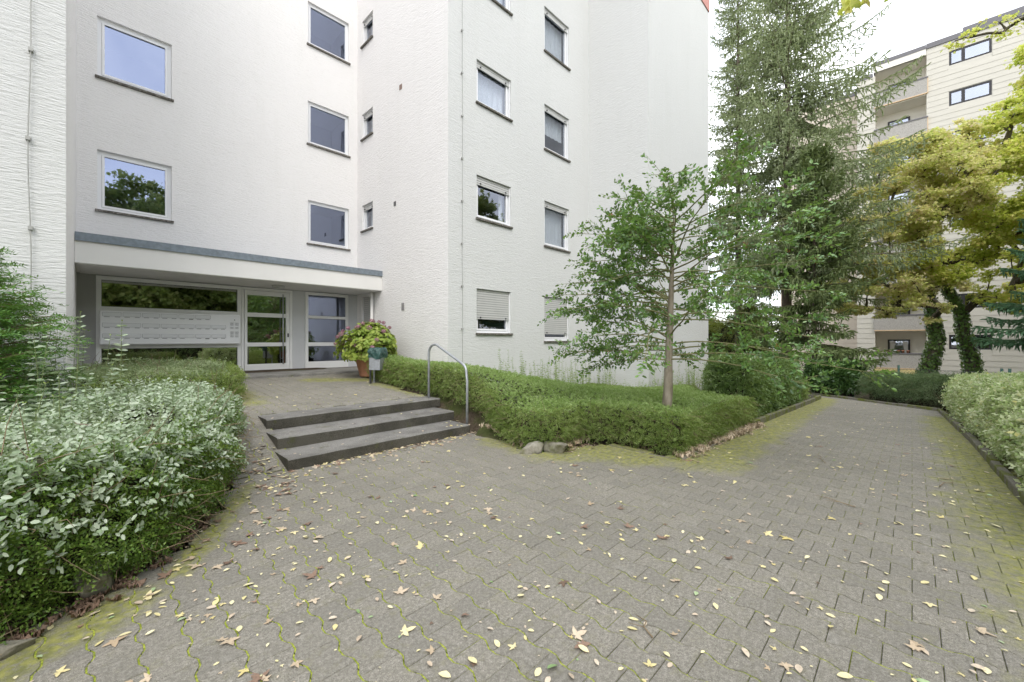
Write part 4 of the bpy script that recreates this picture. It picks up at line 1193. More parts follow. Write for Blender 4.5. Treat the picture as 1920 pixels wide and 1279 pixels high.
# ------------------------------------------------------------------ spruces
M['spruce_bark'] = bark('spruce_bark', (.10, .075, .055), (.22, .185, .15), 10)
M['needles'] = foliage('spruce_needles', [(.21, .26, .14), (.30, .365, .20), (.41, .47, .28), (.52, .56, .38)], .6, .3, clump=1.0)
M['needles_dark'] = foliage('dark_spruce_needles', [(.09, .135, .05), (.14, .195, .07), (.21, .27, .11), (.31, .36, .17)], .55, .2, clump=1.2)
def spruce(label, base, H, R, z0, mat, dens=1., seed=1, lean=(0, 0), step=.34, tr=.19, group=None, hang=.6, tuft=.175, azr=None, prof=None, bare=0.):
    random.seed(seed); b = np.array(base, float)
    t = thing('spruce_tree', label, 'tree', base, group)
    tk = MB(); n = 10; tp = [b + np.array((lean[0] * (k / n) ** 1.4, lean[1] * (k / n) ** 1.4, H * k / n)) for k in range(n + 1)]
    tk.tube(tp, [tr * (1 - .93 * k / n) for k in range(n + 1)], 9)
    br = MB(); P_, D_, L_ = [], [], []
    z = z0
    while z < H - .2:
        f = (z - z0) / (H - z0)
        for q in range(5):
            az = random.uniform(0, 2 * pi) if azr is None else random.uniform(*azr)
            Lb = (R * (1 - f) ** .72 + .12) * random.uniform(.68, 1.12)
            if prof: Lb *= prof(f, az)
            if Lb < .1: continue
            k0 = np.array([np.interp(z, [p[2] for p in tp], [p[i] for p in tp]) for i in range(3)])
            el = .12 + .55 * f; nseg = 7; pts = [k0]; hd = np.array((cos(az), sin(az)))
            for s in range(nseg):
                u = (s + 1) / nseg; ee = el - .75 * u * (1 - f * .6) if u < .6 else el - .45 * (1 - f * .6) + (u - .6) * 1.3
                pts.append(pts[-1] + np.array((hd[0] * cos(ee), hd[1] * cos(ee), sin(ee))) * Lb / nseg + np.array((random.gauss(0, .01), random.gauss(0, .01), 0)) * Lb)
            br.tube(pts, list(np.linspace(.012 + .006 * Lb, .004, nseg + 1)), 4, cap=False)
            m = int(13 * Lb * dens) + 3
            for k in range(m):
                u = (bare + (1 - bare) * ((k + random.random()) / m)); u = max(.10, min(.999, u)); i = min(nseg - 1, int(u * nseg)); fr = u * nseg - i
                p = pts[i] * (1 - fr) + pts[i + 1] * fr; dv = norm(pts[i + 1] - pts[i])
                s = 1 if k % 2 else -1; lat = norm(np.cross(dv, (0, 0, 1.))) * s
                bl = (.10 + .22 * Lb * (1 - u) ** .8 + .1) * random.uniform(.6, 1.2); bl = min(bl, .9)
                # side branchlet, hanging under its own weight, set with short tufts
                dd = norm(dv * .75 + lat * .8 + np.array((0, 0, -.25))); nt = max(2, int(bl / .085)); q_ = p.copy()
                for j in range(nt):
                    q_ = q_ + dd * bl / nt; dd = norm(dd + np.array((0, 0, -.55 * hang * j / nt)))
                    P_.append(q_ - dd * .03); D_.append(dd + np.array([random.gauss(0, .15) for _ in range(3)])); L_.append(tuft * random.uniform(.7, 1.2))
                    if random.random() < .55 * hang + .1:
                        P_.append(q_); D_.append(np.array((random.gauss(0, .25), random.gauss(0, .25), -1))); L_.append(tuft * random.uniform(.8, 1.9))
                P_.append(p); D_.append(dv + np.array((0, 0, .1))); L_.append(tuft)
            P_.append(pts[-1] - norm(pts[-1] - pts[-2]) * .05); D_.append(norm(pts[-1] - pts[-2])); L_.append(tuft * 1.5)
        z += step * (1 - .45 * f) * random.uniform(.8, 1.2)
    P_, D_, L_ = np.array(P_), np.array(D_), np.array(L_)
    o = leaf_mesh('needles', P_, D_, rnd(len(P_)), L_, np.full(len(P_), .052), 'blade', mat, t)
    o2 = tk.build('trunk', M['spruce_bark'], t); o3 = br.build('branches', M['spruce_bark'], t)
    fix(t, [o, o2, o3]); print('spruce tufts', len(P_)); return t
spruce('tallest spruce with drooping branches right of the white building', (22.4, 4.15, -.9), 22.5, 5.5, 4.0, M['needles'], seed=11, tr=.24, lean=(.3, .0), dens=.62, step=.38, prof=lambda f, az: .80 + .34 * max(0, cos(az) * .6978 - sin(az) * .7163) ** 1.0)
spruce('second tall spruce close behind the white wall corner', (25.4, 7.0, -1.0), 25.0, 2.9, 5.0, M['needles'], seed=5, tr=.2, dens=.52, step=.40)
spruce('young dark spruce with bare lower branches behind the laurel bush', (19.9, 2.75, -.6), 9.2, 2.6, .9, M['needles_dark'], seed=8, tr=.11, dens=1.0, step=.30, prof=lambda f, az: 1.0 if f > .2 else .9, bare=.0, hang=.4)
spruce('blue-green fir reaching into view at the right edge', (20.9, -4.1, -.8), 9.5, 2.4, 1.7, foliage('fir_needles', [(.08, .18, .09), (.12, .25, .13), (.19, .33, .19)], .55, .2), seed=21, tr=.15, dens=1.5, hang=.3)

# ------------------------------------------------------------------ broadleaf trees
M['mbark'] = bark('maple_bark', (.05, .042, .03), (.16, .135, .10), 9, (.075, .08, .035))
def broadleaf(name, label, base, trunks, targets, nleaf, leaf, mat, shape='maple', seed=1, group=None, flat=.45, r0=.16, share=None):
    """trunks: polylines (relative to base) with radii; targets: (x,y,z,r) leaf clumps relative to base"""
    random.seed(seed); b = np.array(base, float)
    t = thing(name, label, 'tree', base, group)
    nodes = []; parent = []; 
    tk = MB()
    for pts, rad in trunks:
        tk.tube([b + np.array(p) for p in pts], rad, 10)
        for i, p in enumerate(pts):
            nodes.append(np.array(p, float)); parent.append(-1)
    T = sorted(targets, key=lambda q: min(np.linalg.norm(np.array(q[:3]) - n_) for n_ in nodes))
    ends = []; edges = []
    trunk_n = len(nodes)
    for q in T:
        q3 = np.array(q[:3]); A = np.array(nodes); dist = np.linalg.norm(A - q3, axis=1) + np.maximum(0, A[:, 2] - q3[2]) * 1.2
        dist[0] += 3
        i = int(np.argmin(dist)); a = A[i]; L = np.linalg.norm(q3 - a); prev = i; ns = max(2, int(L / .8))
        for s in range(1, ns + 1):
            u = s / ns; p = a + (q3 - a) * u + np.array((random.gauss(0, .06), random.gauss(0, .06), .12 * sin(u * pi) + random.gauss(0, .04))) * L * .5 * (u < 1)
            nodes.append(p); parent.append(prev); prev = len(nodes) - 1
        ends.append(prev)
    cnt = np.zeros(len(nodes))
    for e in ends:
        k = e
        while k >= 0: cnt[k] += 1; k = parent[k]
    br = MB()
    for i in range(trunk_n, len(nodes)):
        p = parent[i]; r1 = .010 + .011 * cnt[i] ** .62; r2 = .010 + .011 * (cnt[p] if p >= trunk_n else cnt[i] + 1) ** .62
        br.tube([b + nodes[p], b + nodes[i]], [r2, r1], 5, cap=False)
    # fine twigs and leaves
    P_, D_, U_ = [], [], []
    tot = sum(q[3] ** 2 for q in T)
    for q in T:
        k = max(8, int(nleaf * q[3] ** 2 / tot)); c = b + np.array(q[:3]); nsub = max(3, int(k / 22))
        for s in range(nsub):
            v = rng.normal(size=3); v /= np.linalg.norm(v); v *= q[3] * rng.uniform(.35, 1.05); v[2] *= flat * 1.3
            e = c + v; br.tube([c + v * .15, c + v * .6 + np.array((0, 0, .04)), e], [.008, .005, .002], 3, cap=False)
            m = max(4, k // nsub); off = rng.normal(size=(m, 3)) * np.array((.20, .20, .07)) * min(1.5, q[3]) + v * rng.uniform(-.25, .08, (m, 1))
            P_.append(e + off); dd = rng.normal(size=(m, 3)) * np.array((1, 1, .5)) + v * .8; dd[:, 2] -= .25; D_.append(dd)
            U_.append(rng.normal(size=(m, 3)) * .9 + np.array((0, 0, .7)))
    P_, D_, U_ = map(np.concatenate, (P_, D_, U_)); L_ = leaf * rng.uniform(.65, 1.2, len(P_))
    o = leaf_mesh('leaves', P_, D_, U_, L_, L_ * (.95 if shape == 'maple' else .6), shape, mat, t)
    o2 = tk.build('trunk', M['mbark'], t); o3 = br.build('branches', M['mbark'], t)
    fix(t, [o, o2, o3]); return t
def ell(c, r, n, rr, seed, low=-1.):
    g = np.random.default_rng(seed); out = []
    while len(out) < n:
        v = g.normal(size=3); v /= np.linalg.norm(v); v *= g.uniform(.35, 1) ** .5
        if v[2] < low: continue
        out.append((c[0] + v[0] * r[0], c[1] + v[1] * r[1], c[2] + v[2] * r[2], rr * g.uniform(.7, 1.2)))
    return out
M['maple_y'] = foliage('yellow_green_maple_leaves', [(.40, .54, .08), (.58, .68, .12), (.74, .78, .19), (.84, .80, .28), (.80, .62, .27)], .5, .6, clump=.9)
M['maple_b'] = foliage('tan_green_maple_leaves', [(.46, .58, .14), (.66, .72, .22), (.80, .77, .34), (.84, .72, .42), (.72, .56, .38)], .5, .55, clump=1.1)
M['maple_g'] = foliage('green_maple_leaves', [(.15, .23, .07), (.24, .33, .11), (.36, .42, .16), (.50, .50, .22)], .5, .55, clump=.9)
M['ivy'] = foliage('ivy_leaves', [(.045, .10, .02), (.08, .16, .035), (.14, .24, .05), (.22, .32, .09)], .35, .25)
RT = np.array((.6978, -.7163, 0)); FW = np.array((.7163, .6978, 0))
def loc(r, f, z): v = RT * r + FW * f; return (v[0], v[1], z)
def ivy(tree, base, paths, n):
    P_, D_, U_ = [], [], []
    for pts, rad in paths:
        pts = [np.array(p, float) + np.array(base) for p in pts]; Ls = [np.linalg.norm(pts[i + 1] - pts[i]) for i in range(len(pts) - 1)]
        for _ in range(n):
            u = random.uniform(0, sum(Ls)); i = 0
            while u > Ls[i] and i < len(Ls) - 1: u -= Ls[i]; i += 1
            f = u / Ls[i]; p = pts[i] * (1 - f) + pts[i + 1] * f; r = (rad[i] * (1 - f) + rad[i + 1] * f) * random.uniform(1.0, 1.35) + random.uniform(0, .07)
            az = random.uniform(0, 2 * pi); o = np.array((cos(az), sin(az), 0)); P_.append(p + o * r); D_.append((random.gauss(0, .5), random.gauss(0, .5), -1)); U_.append(o + np.array((0, 0, .5)))
    L_ = uni(.07, .13, len(P_)); o = leaf_mesh('ivy', np.array(P_), np.array(D_), np.array(U_) + rnd(len(P_)) * .25, L_, L_ * .95, 'maple', M['ivy'], tree); fix(tree, [o])
# twin-stemmed ivy-clad maples behind the far hedge (bases at about 19 m)
B1 = (27.4, -.75, -1.25)
s1 = ([loc(0, 0, 0), loc(-.42, 0, .95), loc(-.15, 0, 1.85), loc(.12, 0, 2.75), loc(-.1, 0, 3.7), loc(-.25, 0, 4.9), loc(-.5, -.3, 6.3), loc(-.3, -.3, 8.2)], [.30, .27, .25, .22, .18, .14, .10, .06])
t_a = ell(loc(-3.0, -.6, 7.0), (1.7, 1.9, 1.7), 30, .65, 3) + ell(loc(-1.2, -.8, 9.4), (2.3, 2.3, 2.0), 44, .7, 4) + ell(loc(-.3, 0, 11.6), (1.9, 2.0, 1.1), 20, .6, 5) + ell(loc(-4.2, -.2, 5.6), (1.5, 1.6, .8), 18, .55, 6) + ell(loc(-1.8, -1.0, 5.2), (1.8, 1.4, .7), 14, .55, 16) + ell(loc(-4.7, -.6, 4.6), (1.2, 1.2, .8), 14, .45, 26) + ell(loc(-2.3, -1.2, 4.0), (1.6, 1.2, .5), 10, .42, 27)
tA = broadleaf('maple_tree', 'ivy-clad maple with tan and yellow autumn crown, left of the twin trunks', B1, [s1], t_a, 50000, .115, M['maple_b'], seed=31)
ivy(tA, B1, [(s1[0][:6], s1[1][:6])], 2300)
B2 = (28.0, -1.5, -1.3)
s2 = ([loc(0, 0, 0), loc(.75, 0, .9), loc(.65, 0, 1.9), loc(.30, 0, 3.0), loc(.2, 0, 3.9), loc(-.5, 0, 5.2), loc(-1.0, -.2, 6.3), loc(-1.1, -.2, 8.5)], [.30, .28, .24, .21, .18, .15, .11, .06])
t_b = ell(loc(1.1, -1.4, 9.0), (2.6, 2.3, 2.2), 50, .75, 7) + ell(loc(2.1, -1.6, 12.0), (1.5, 2.0, 1.9), 36, .7, 8) + ell(loc(2.9, -1.5, 15.0), (1.1, 1.5, 1.5), 22, .55, 19) + ell(loc(-.9, -1, 6.3), (2.2, 2.0, .9), 22, .6, 9) + ell(loc(2.8, -1.5, 5.9), (1.9, 1.8, 1.0), 20, .6, 10)
tB = broadleaf('maple_tree', 'ivy-clad maple with bright yellow-green crown, right of the twin trunks', B2, [s2], t_b + ell(loc(4.4, -1.5, 9.5), (1.5, 1.6, 4.2), 34, .65, 28) + ell(loc(.2, -1.4, 4.6), (1.6, 1.2, .5), 9, .42, 29), 84000, .12, M['maple_y'], seed=32)
ivy(tB, B2, [(s2[0][:6], s2[1][:6])], 2300)
# a nearer maple beyond the right hedge, its crown coming in from the right edge
B3 = (22.0, -5.9, -.8)
t_c = ell(loc(-5.0, .3, 11.6), (.9, 1.2, .35), 12, .36, 13) + ell(loc(-2.2, 0, 9.5), (1.8, 1.8, 2.2), 20, .7, 15) + ell(loc(1.6, 0, 8.5), (2.5, 2.5, 3.2), 36, .9, 14)
broadleaf('maple_tree', 'yellow-green maple crown leaning in from the upper right edge', B3, [([(0, 0, 0), (.1, 0, 3), (-.1, .2, 6), (0, .2, 9)], [.26, .2, .14, .07])], t_c, 12000, .085, M['maple_y'], seed=33)
# trees across the way, opposite the entrance: seen in its glass and in the windows
tD = broadleaf('maple_tree', 'maple opposite the entrance, mirrored in the glazing', (2.2, -9.5, 0), [([(0, 0, 0), (.1, 0, 2), (0, .2, 4.5), (.1, 0, 7)], [.28, .22, .16, .07])],
               ell((0, 0, 6.1), (3.4, 3.4, 5.3), 104, 1.05, 17, -.95), 26000, .22, M['maple_g'], seed=34, group='trees standing across from the entrance')
for i, (x, y, rz, s) in enumerate([(6.3, -10.8, 2.1, 1.0), (10.8, -9.8, 4.0, .92), (16.5, -11.5, 1.0, 1.25), (23.5, -14.5, 3.0, 1.45), (-2.2, -11, 5.0, .95), (32, -15, .4, 1.4), (4.2, -15.5, 1.5, 1.05), (9.5, -16, 5.5, 1.1)]):
    c = copy_tree(tD); c.location = (x, y, base_z(x)); c.rotation_euler = (0, 0, rz); c.scale = (s, s, s); c['label'] = ['maple right of the tree facing the entrance, across the way', 'third maple along the hedge across the way', 'maple across the way facing the end of the white building',
        'tall maple beyond the far right end of the hedge across the way', 'leftmost maple behind the hedge across the way', 'tallest maple farthest right across the way', 'maple in the back row, left of the pair', 'maple in the back row, right of the pair'][i]
tD['label'] = 'maple standing directly across from the entrance and mirrored in its glass'
P10 = [(-6, -6.2), (30, -6.4), (30, -7.6), (-6, -7.4)]
hedge('hedge', 'dark hedge across the way opposite the entrance', 'hedge', P10, lambda x, y: 1.9, M['shrubd'], M['shrubd'], 3000, 9000, m=7, ln=.3, leafL=.09, rr=.3, bump=.1, ntw=0, g=lambda x, y: base_z(x), inset=.3)

# ------------------------------------------------------------------ hydrangea in a terracotta pot
pot = thing('plant_pot', 'large terracotta pot standing by the wall near the entrance', 'plant pot', (4.72, 9.42, .565))
m = MB(); m.lathe([(0, .0), (.215, 0), (.225, .03), (.31, .36), (.335, .38), (.335, .47), (.365, .50), (.405, .505), (.41, .545), (.375, .55), (.345, .50), (0, .46)], (0, 0, 0), 40)
m.build('pot', M['terracotta'], pot)
m = MB(); m.lathe([(0, .475), (.345, .475), (.345, .47)], (0, 0, 0), 24); m.build('potting_soil', M['soil'], pot)
hy = thing('hydrangea', 'lime-leaved hydrangea with faded mauve flower heads growing in the terracotta pot', 'plant', (4.72, 9.42, 1.03))
P_, D_, U_ = [], [], []; stm = MB(); heads = []
for i in range(430):
    az = random.uniform(0, 2 * pi); el = random.uniform(-.18, 1.5); R = .74 + .10 * sin(3 * az)
    e = np.array((cos(az) * cos(el) * R, sin(az) * cos(el) * R, .12 + .72 * sin(max(el, -.2)) + (.0 if el > 0 else -.02))) * random.uniform(.72, 1.06)
    stm.tube([(cos(az) * .1, sin(az) * .1, -.03), e * .55 + np.array((0, 0, .08)), e], [.007, .005, .003], 4, cap=False)
    n = random.randint(5, 8); a0 = random.uniform(0, 6)
    for k in range(n):
        a = a0 + k * 2 * pi / n + random.gauss(0, .2); up = norm(e); s1_ = norm(np.cross(up, (.1, .2, 1))); s2_ = np.cross(up, s1_)
        P_.append(e - up * random.uniform(0, .07)); D_.append(s1_ * cos(a) + s2_ * sin(a) + up * random.uniform(-.3, .3) + np.array((0, 0, -.25))); U_.append(up + np.array((0, 0, .4)))
    if len(heads) < 30 and el > .05 and random.random() < .13: heads.append(e * 1.06 + norm(e) * .06)
L_ = uni(.075, .13, len(P_))
leaf_mesh('leaves', np.array(P_), np.array(D_), np.array(U_) + rnd(len(P_)) * .2, L_, L_ * .68, 'oval', foliage('hydrangea_leaves', [(.15, .25, .04), (.26, .37, .06), (.38, .47, .09), (.47, .50, .14)], .45, .4), hy)
stm.build('stems', M['wood'], hy)
hm = foliage('faded_hydrangea_petals', [(.22, .08, .13), (.34, .15, .22), (.42, .25, .29), (.42, .32, .26)], .8, .2)
for hpt in heads:
    n = 90; v = norm(rnd(n)); v[:, 2] = v[:, 2] * .75; r = random.uniform(.05, .07)
    leaf_mesh('flower_head', hpt + v * r - v * .008, norm(np.cross(v, rnd(n))), v, np.full(n, .024), np.full(n, .022), 'diamond', hm, hy)

# litter bin with bag
bn = thing('litter_bin', 'small galvanised litter bin with a dark green bag beside the terracotta pot', 'litter bin', (4.36, 8.32, .50), rz=radians(38))
m = MB(); x0, x1, y0, y1 = -.17, .17, -.12, .12
m.box(x0, x1, y0, y1, .30, .335)
for a in ((x0, x1, y0, y0 + .008), (x0, x1, y1 - .008, y1), (x0, x0 + .008, y0 + .008, y1 - .008), (x1 - .008, x1, y0 + .008, y1 - .008)): m.box(a[0], a[1], a[2], a[3], .335, .62)
m.build('bin_body', M['steel'], bn, bevel=.006)
for x, mt in ((-.06, 'darkmetal'), (.135, 'steel')):
    m = MB(); m.box(x - .02, x + .02, .125, .155, -.05, .62); m.build('leg', M[mt], bn)
bag = MB(); n = 48; rows = []
for k, (z, ex, f) in enumerate([(.55, .010, .25), (.60, .016, .6), (.64, .022, 1), (.69, .022, 1.2), (.745, .014, .9), (.775, -.004, .5), (.74, -.03, .3), (.60, -.04, .2)]):
    ring = []
    for i in range(n):
        a = 2 * pi * i / n; cx, cy = cos(a), sin(a); s = 1 / max(abs(cx), abs(cy)); px_, py_ = cx * s * .17, cy * s * .12
        w_ = .012 * f * (sin(a * 7 + z * 30) + sin(a * 11 - z * 45) + .8 * sin(a * 4 + z * 60)); rr_ = 1 + (ex + w_) / .15
        ring.append((px_ * rr_, py_ * rr_, z + .012 * f * sin(a * 5 + k) + (.02 * sin(a * 3) if k < 2 else 0)))
    rows.append(ring)
bag.add([p for r in rows for p in r], [(k * n + i, k * n + (i + 1) % n, (k + 1) * n + (i + 1) % n, (k + 1) * n + i) for k in range(len(rows) - 1) for i in range(n)], 0, True)
bgm = NT('green_plastic_bag'); bgm.bsdf((.028, .085, .075), .28, bgm.bump(bgm.noise(bgm.pos(), 22, 3, .6, 1.0), .8, .03), spec=.6)
bag.build('bin_bag', bgm.mat, bn)

# ------------------------------------------------------------------ boulders
def boulder(label, c, s, seed):
    import bmesh
    g = np.random.default_rng(seed); bm = bmesh.new(); bmesh.ops.create_icosphere(bm, subdivisions=4, radius=1)
    pl = [(norm(g.normal(size=3)), g.uniform(.42, .75)) for _ in range(12)]
    for v in bm.verts:
        p = np.array(v.co)
        for nrm, d in pl:
            k = p.dot(nrm) - d
            if k > 0: p = p - nrm * k * .9
        p = p * (1 + .03 * sin(p[0] * 9 + seed) * sin(p[1] * 8) + .015 * sin(p[2] * 21 + p[0] * 17))
        v.co = (p[0] * s[0], p[1] * s[1], p[2] * s[2])
    me = bpy.data.meshes.new('boulder'); bm.to_mesh(me); bm.free(); me.materials.append(M['stone'])
    for p in me.polygons: p.use_smooth = True
    o = bpy.data.objects.new('boulder', me); o.location = c; o.rotation_euler = (0, 0, seed); link(o); tag(o, label, 'stone'); return o
boulder('pale grey-brown boulder under the low hedge right of the steps, left of a pair', (3.97, 3.52, .02), (.22, .13, .135), 3)
boulder('darker mossy boulder of the pair under the low hedge', (4.18, 3.30, .03), (.20, .14, .16), 8)
boulder('pale stone half hidden under the large left hedge', (.02, 3.36, .03), (.16, .13, .13), 5)
boulder('flat dark stone low beneath the left hedge, nearest the camera', (-.42, 3.02, .0), (.28, .12, .10), 6)

# ------------------------------------------------------------------ fallen leaves
random.seed(99)
def star(n=5, wob=0.):
    pts = [(0, 0, 0)]; out = []
    lobes = [(-2.35, .42), (-1.25, .80), (0, 1.0), (1.25, .80), (2.35, .42)]
    prevd = None
    for i, (a, r) in enumerate(lobes):
        r *= random.uniform(.85, 1.1)
        for da, rr_ in ((-.26, .62), (-.10, .82), (0, 1.), (.10, .82), (.26, .62)):
            out.append((r * rr_ * cos(a + da * 1.2), r * rr_ * sin(a + da * 1.2)))
        if i < 4: aa = (a + lobes[i + 1][0]) / 2; out.append((.34 * cos(aa), .34 * sin(aa)))
    out = [(-.05, -.03)] + out + [(-.05, .03)]
    ph = random.uniform(0, 6); c = random.uniform(.05, .22)
    zf = lambda x, y: c * (abs(y) ** 1.5 * .8 + .35 * x * x * sin(ph)) + .05 * sin(6 * x + ph) * y
    V = [(.12, 0, zf(.12, 0))] + [(x, y, zf(x, y)) for x, y in out]
    F = [(0, i, i + 1) for i in range(1, len(out))] + [(0, len(out), 1)]
    V += [(-.05, .012, 0), (-.05, -.012, 0), (-.55, 0, .04)]; k = len(V); F.append((k - 3, k - 2, k - 1))
    return V, F
def oval_leaf(w=.55):
    c = random.uniform(.05, .3); V = [(0, 0, 0)]; n = 7
    prof = [0, .28, .42, .48, .44, .30, 0]
    L = []; R = []
    for i, p in enumerate(prof):
        x = i / (n - 1) * 1.0; y = p * w * random.uniform(.9, 1.1); z = c * (y * 1.2) + .12 * c * sin(x * 3)
        L.append((x, y, z)); R.append((x, -y, z))
    mid = [(i / (n - 1), 0, .12 * c * sin(i / (n - 1) * 3)) for i in range(n)]
    V = mid + L[1:-1] + R[1:-1]; F = []
    l = lambda i: 0 if i == 0 else (n - 1 if i == n - 1 else n + i - 1); r = lambda i: 0 if i == 0 else (n - 1 if i == n - 1 else n + n - 2 + i - 1)
    for i in range(n - 1):
        F.append([i, i + 1] + ([l(i + 1)] if l(i + 1) != i + 1 else []) + ([l(i)] if l(i) != i else []))
        F.append(([r(i)] if r(i) != i else []) + ([r(i + 1)] if r(i + 1) != i + 1 else []) + [i + 1, i])
    return V, [tuple(dict.fromkeys(f)) for f in F]
def leafmat(name, a, b):
    t = NT(name); p = t.pos(); oi = t.node('ShaderNodeObjectInfo'); g = t.geo()
    f = t.math('FRACT', t.math('ADD', oi.outputs['Random'], g.outputs['Random Per Island']))
    c = t.mix(f, a, b); c = t.mix(t.rmap(t.noise(p, 70, 3), .5, .7, 0, .45), c, tuple(x * .55 for x in a))
    t.bsdf(c, .6, spec=.3); return t.mat
kinds = [
    ('maple_y', 'pale yellow lobed maple leaf lying on the grey paving', 'yellow maple leaves on the paving', leafmat('yellow_fallen_maple', (.60, .50, .20), (.72, .64, .38)), star, .046, .11),
    ('maple_t', 'dry tan lobed maple leaf lying on the grey paving', 'tan maple leaves on the paving', leafmat('tan_fallen_maple', (.42, .32, .21), (.60, .50, .37)), star, .046, .13),
    ('maple_b', 'dark brown curled maple leaf lying on the grey paving', 'brown maple leaves on the paving', leafmat('brown_fallen_maple', (.15, .10, .07), (.30, .20, .145)), star, .048, .07),
    ('oval_y', 'small pale yellow oval leaf lying on the grey paving', 'small yellow leaves on the paving', leafmat('yellow_fallen_oval', (.66, .58, .28), (.78, .72, .46)), oval_leaf, .042, .40),
    ('oval_t', 'small dry buff leaf lying on the grey paving', 'small buff leaves on the paving', leafmat('buff_fallen_oval', (.46, .37, .27), (.64, .55, .43)), oval_leaf, .038, .24),
    ('oval_g', 'small fresh green leaf lying on the grey paving', 'green leaves on the paving', leafmat('green_fallen_oval', (.20, .32, .12), (.44, .54, .32)), oval_leaf, .045, .05)]
protos = {}
for k in kinds:
    protos[k[0]] = []
    for v in range(4):
        V, F = k[4](); mm = MB(); mm.add(V, F, 0, True); protos[k[0]].append((mm.mesh('fallen_leaf', k[3]), V, F))
def surf(x, y):
    if 1.56 < x < 4.2 and 4.95 < y < 5.44: return .128
    if 1.6 < x < 4.2 and 5.44 < y < 5.98: return .268
    if 1.62 < x < 4.3 and 5.98 < y < 6.66: return .412
    if in_poly(x, y, TERRACE): return ramp_z(y)
    if in_poly(x, y, LOWER): return base_z(x)
    return None
cands = []
def add_leaf(x, y, kind=None, s=1.):
    z = surf(x, y)
    if z is None: return
    d = x * .7163 + y * .6978; r = x * .6978 - y * .7163
    if d < 1.2 or abs(r / d) > 1.35: return
    if kind is None: kind = random.choices(range(6), [k[6] for k in kinds])[0]
    cands.append((d, x, y, z, kind, s))
for _ in range(5600):
    d = 1.5 + 10.5 * random.random() ** 1.15; k = random.uniform(-1.27, 1.27); r = k * d
    p = FW * d + RT * r; x, y = p[0], p[1]
    dens = .22 + .5 * exp(-((x - 1.6) ** 2 + (y - 3.0) ** 2) / 3.5) + .5 * max(0, sin(x * 3.1 + 1.7 * sin(y * 2.3)) * sin(y * 2.7 + x)) 
    if random.random() < dens: add_leaf(x, y, s=random.choice((random.uniform(.25, .5), random.uniform(.3, .6), random.uniform(.6, .95), random.uniform(.8, 1.35))))
for _ in range(230):   # drift against the lowest step and left bed
    x = random.uniform(1.5, 4.2); add_leaf(x, 4.93 - abs(random.gauss(0, .13)), random.choice((1, 3, 4, 4, 0, 2)), random.uniform(.6, 1.1))
for _ in range(90): add_leaf(1.45 - abs(random.gauss(0, .22)), random.uniform(4.2, 5.6), random.choice((1, 2, 4, 3)), random.uniform(.7, 1.2))
for _ in range(60): add_leaf(random.uniform(.3, 1.2), random.uniform(3.0, 4.6), random.choice((1, 2, 4)), random.uniform(.7, 1.3))
for _ in range(150): 
    x = random.uniform(4.2, 8.6); add_leaf(x, (3.25 if x < 4.9 else 2.03) - abs(random.gauss(0, .07)), random.choice((1, 4, 2, 4)), random.uniform(.6, 1.0))
cands.sort(key=lambda c: c[0] / (c[5] * kinds[c[4]][5]))
litter = {k: MB() for k in range(6)}
for i, (d, x, y, z, kd, s) in enumerate(cands):
    me, V, F = random.choice(protos[kinds[kd][0]]); sc = kinds[kd][5] * s * 1.12; rz = random.uniform(0, 2 * pi); tx, ty = random.gauss(0, .12), random.gauss(0, .12)
    R_ = mathutils.Euler((tx, ty, rz)).to_matrix(); flip = 1
    if i < 290:
        o = bpy.data.objects.new('fallen_leaf', me); o.location = (x, y, z + .007); o.rotation_euler = (tx, ty, rz); o.scale = (sc, sc, sc)
        link(o); tag(o, kinds[kd][1], 'fallen leaf', kinds[kd][2])
    else:
        litter[kd].add([tuple(R_ @ (mathutils.Vector(v) * sc) + mathutils.Vector((x, y, z + .006))) for v in V], F, 0, True)
allm = MB()
for kd in range(6):
    b = len(allm.v); allm.v += litter[kd].v; allm.f += [[b + i for i in f] for f in litter[kd].f]; allm.m += [kd] * len(litter[kd].f); allm.sm += litter[kd].sm
tag(allm.build('leaf_litter', [k[3] for k in kinds]), kind='stuff')
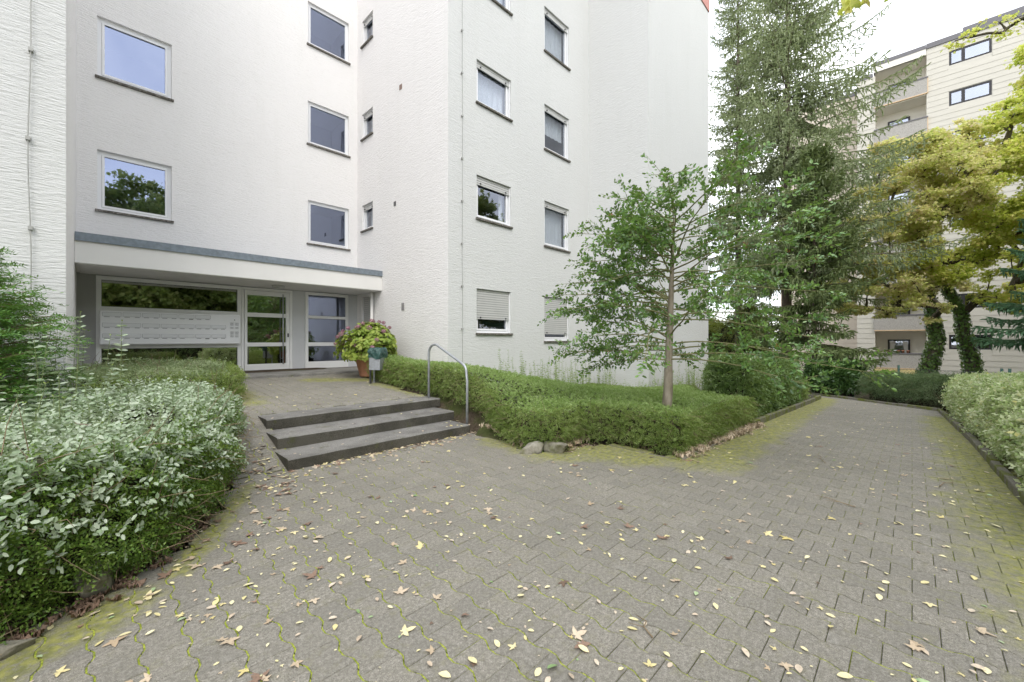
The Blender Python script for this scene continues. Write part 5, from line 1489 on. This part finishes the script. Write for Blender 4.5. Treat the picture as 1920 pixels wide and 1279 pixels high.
# dead leaves caught under the hedges
dm = MB()
for _ in range(420):
    x = random.uniform(4.1, 8.8); y = (3.38 if x < 5.0 else 2.06) + random.gauss(0, .06) ; me, V, F = random.choice(protos['maple_t'])
    R_ = mathutils.Euler((random.gauss(0, .22), random.gauss(0, .22), random.uniform(0, 6))).to_matrix(); sc = random.uniform(.03, .055)
    if x < 4.25: y = random.uniform(3.6, 4.7); x = 4.1 + random.gauss(0, .05)
    dm.add([tuple(R_ @ (mathutils.Vector(v) * sc) + mathutils.Vector((x, y, bed_z(x, y) + random.uniform(.0, .07)))) for v in V], F, 0, True)
for _ in range(200):
    t = random.random(); x = -.9 + 1.9 * t; y = np.interp(x, [-.95, -.38, .18, .62, .95], [2.72, 3.1, 3.42, 4.1, 5.0]) - .08 + random.gauss(0, .07); me, V, F = random.choice(protos['maple_b'])
    R_ = mathutils.Euler((random.gauss(0, .22), random.gauss(0, .22), random.uniform(0, 6))).to_matrix(); sc = random.uniform(.03, .05)
    dm.add([tuple(R_ @ (mathutils.Vector(v) * sc) + mathutils.Vector((x, y, bed_z(x, y) + random.uniform(.0, .04)))) for v in V], F, 1, True)
tag(dm.build('dead_leaf_drift', [kinds[1][3], kinds[2][3]]), kind='stuff')
# single brown leaf resting on the privet
me, V, F = protos['maple_b'][0]
o = bpy.data.objects.new('fallen_leaf', me); o.location = (-.05, 3.95, .89); o.scale = (.075,) * 3; o.rotation_euler = (.3, .2, 1.); link(o)
tag(o, 'reddish brown leaf caught on top of the large silvery hedge', 'fallen leaf')
# loose twigs on the drive
for i, (x, y, l, a) in enumerate([(6.2, .75, .42, .3), (4.6, .35, .3, 1.2), (6.0, -.2, .34, -.4), (1.9, .9, .16, .8)]):
    m = MB(); m.tube([(0, 0, .006), (l * .4, .02, .014), (l * .7, -.01, .008), (l, .03, .01)], [.004, .0035, .003, .0015], 5); m.tube([(l * .4, .02, .012), (l * .6, .09, .014)], [.0025, .0012], 4)
    o = m.build('fallen_twig', M['wood'], loc=(x, y, base_z(x) + .002)); o.rotation_euler = (0, 0, a)
    tag(o, ['longest dark twig lying across the middle of the driveway', 'short twig lying on the paving left of the driveway centre', 'dark forked twig lying on the driveway near the right kerb', 'tiny twig lying on the nearest paving'][i], 'twig')

# leaves of a maple behind the right hedge hanging into view from above
broadleaf('maple_tree', 'overhanging maple whose lowest leafy twig dips in at the top edge', (8.2, -5.6, -.1), [([(0, 0, 0), (.1, .1, 2.4), (-.1, .3, 4.6), (0, .2, 7)], [.24, .19, .13, .07])],
          [(-2.0, 5.75, 5.55, .34), (-1.6, 4.6, 6.3, .4), (-1.0, 3.4, 6.8, .5)] + ell((0, 0, 7.6), (2.4, 2.4, 2.0), 26, .8, 41), 7000, .13, M['maple_y'], seed=51)
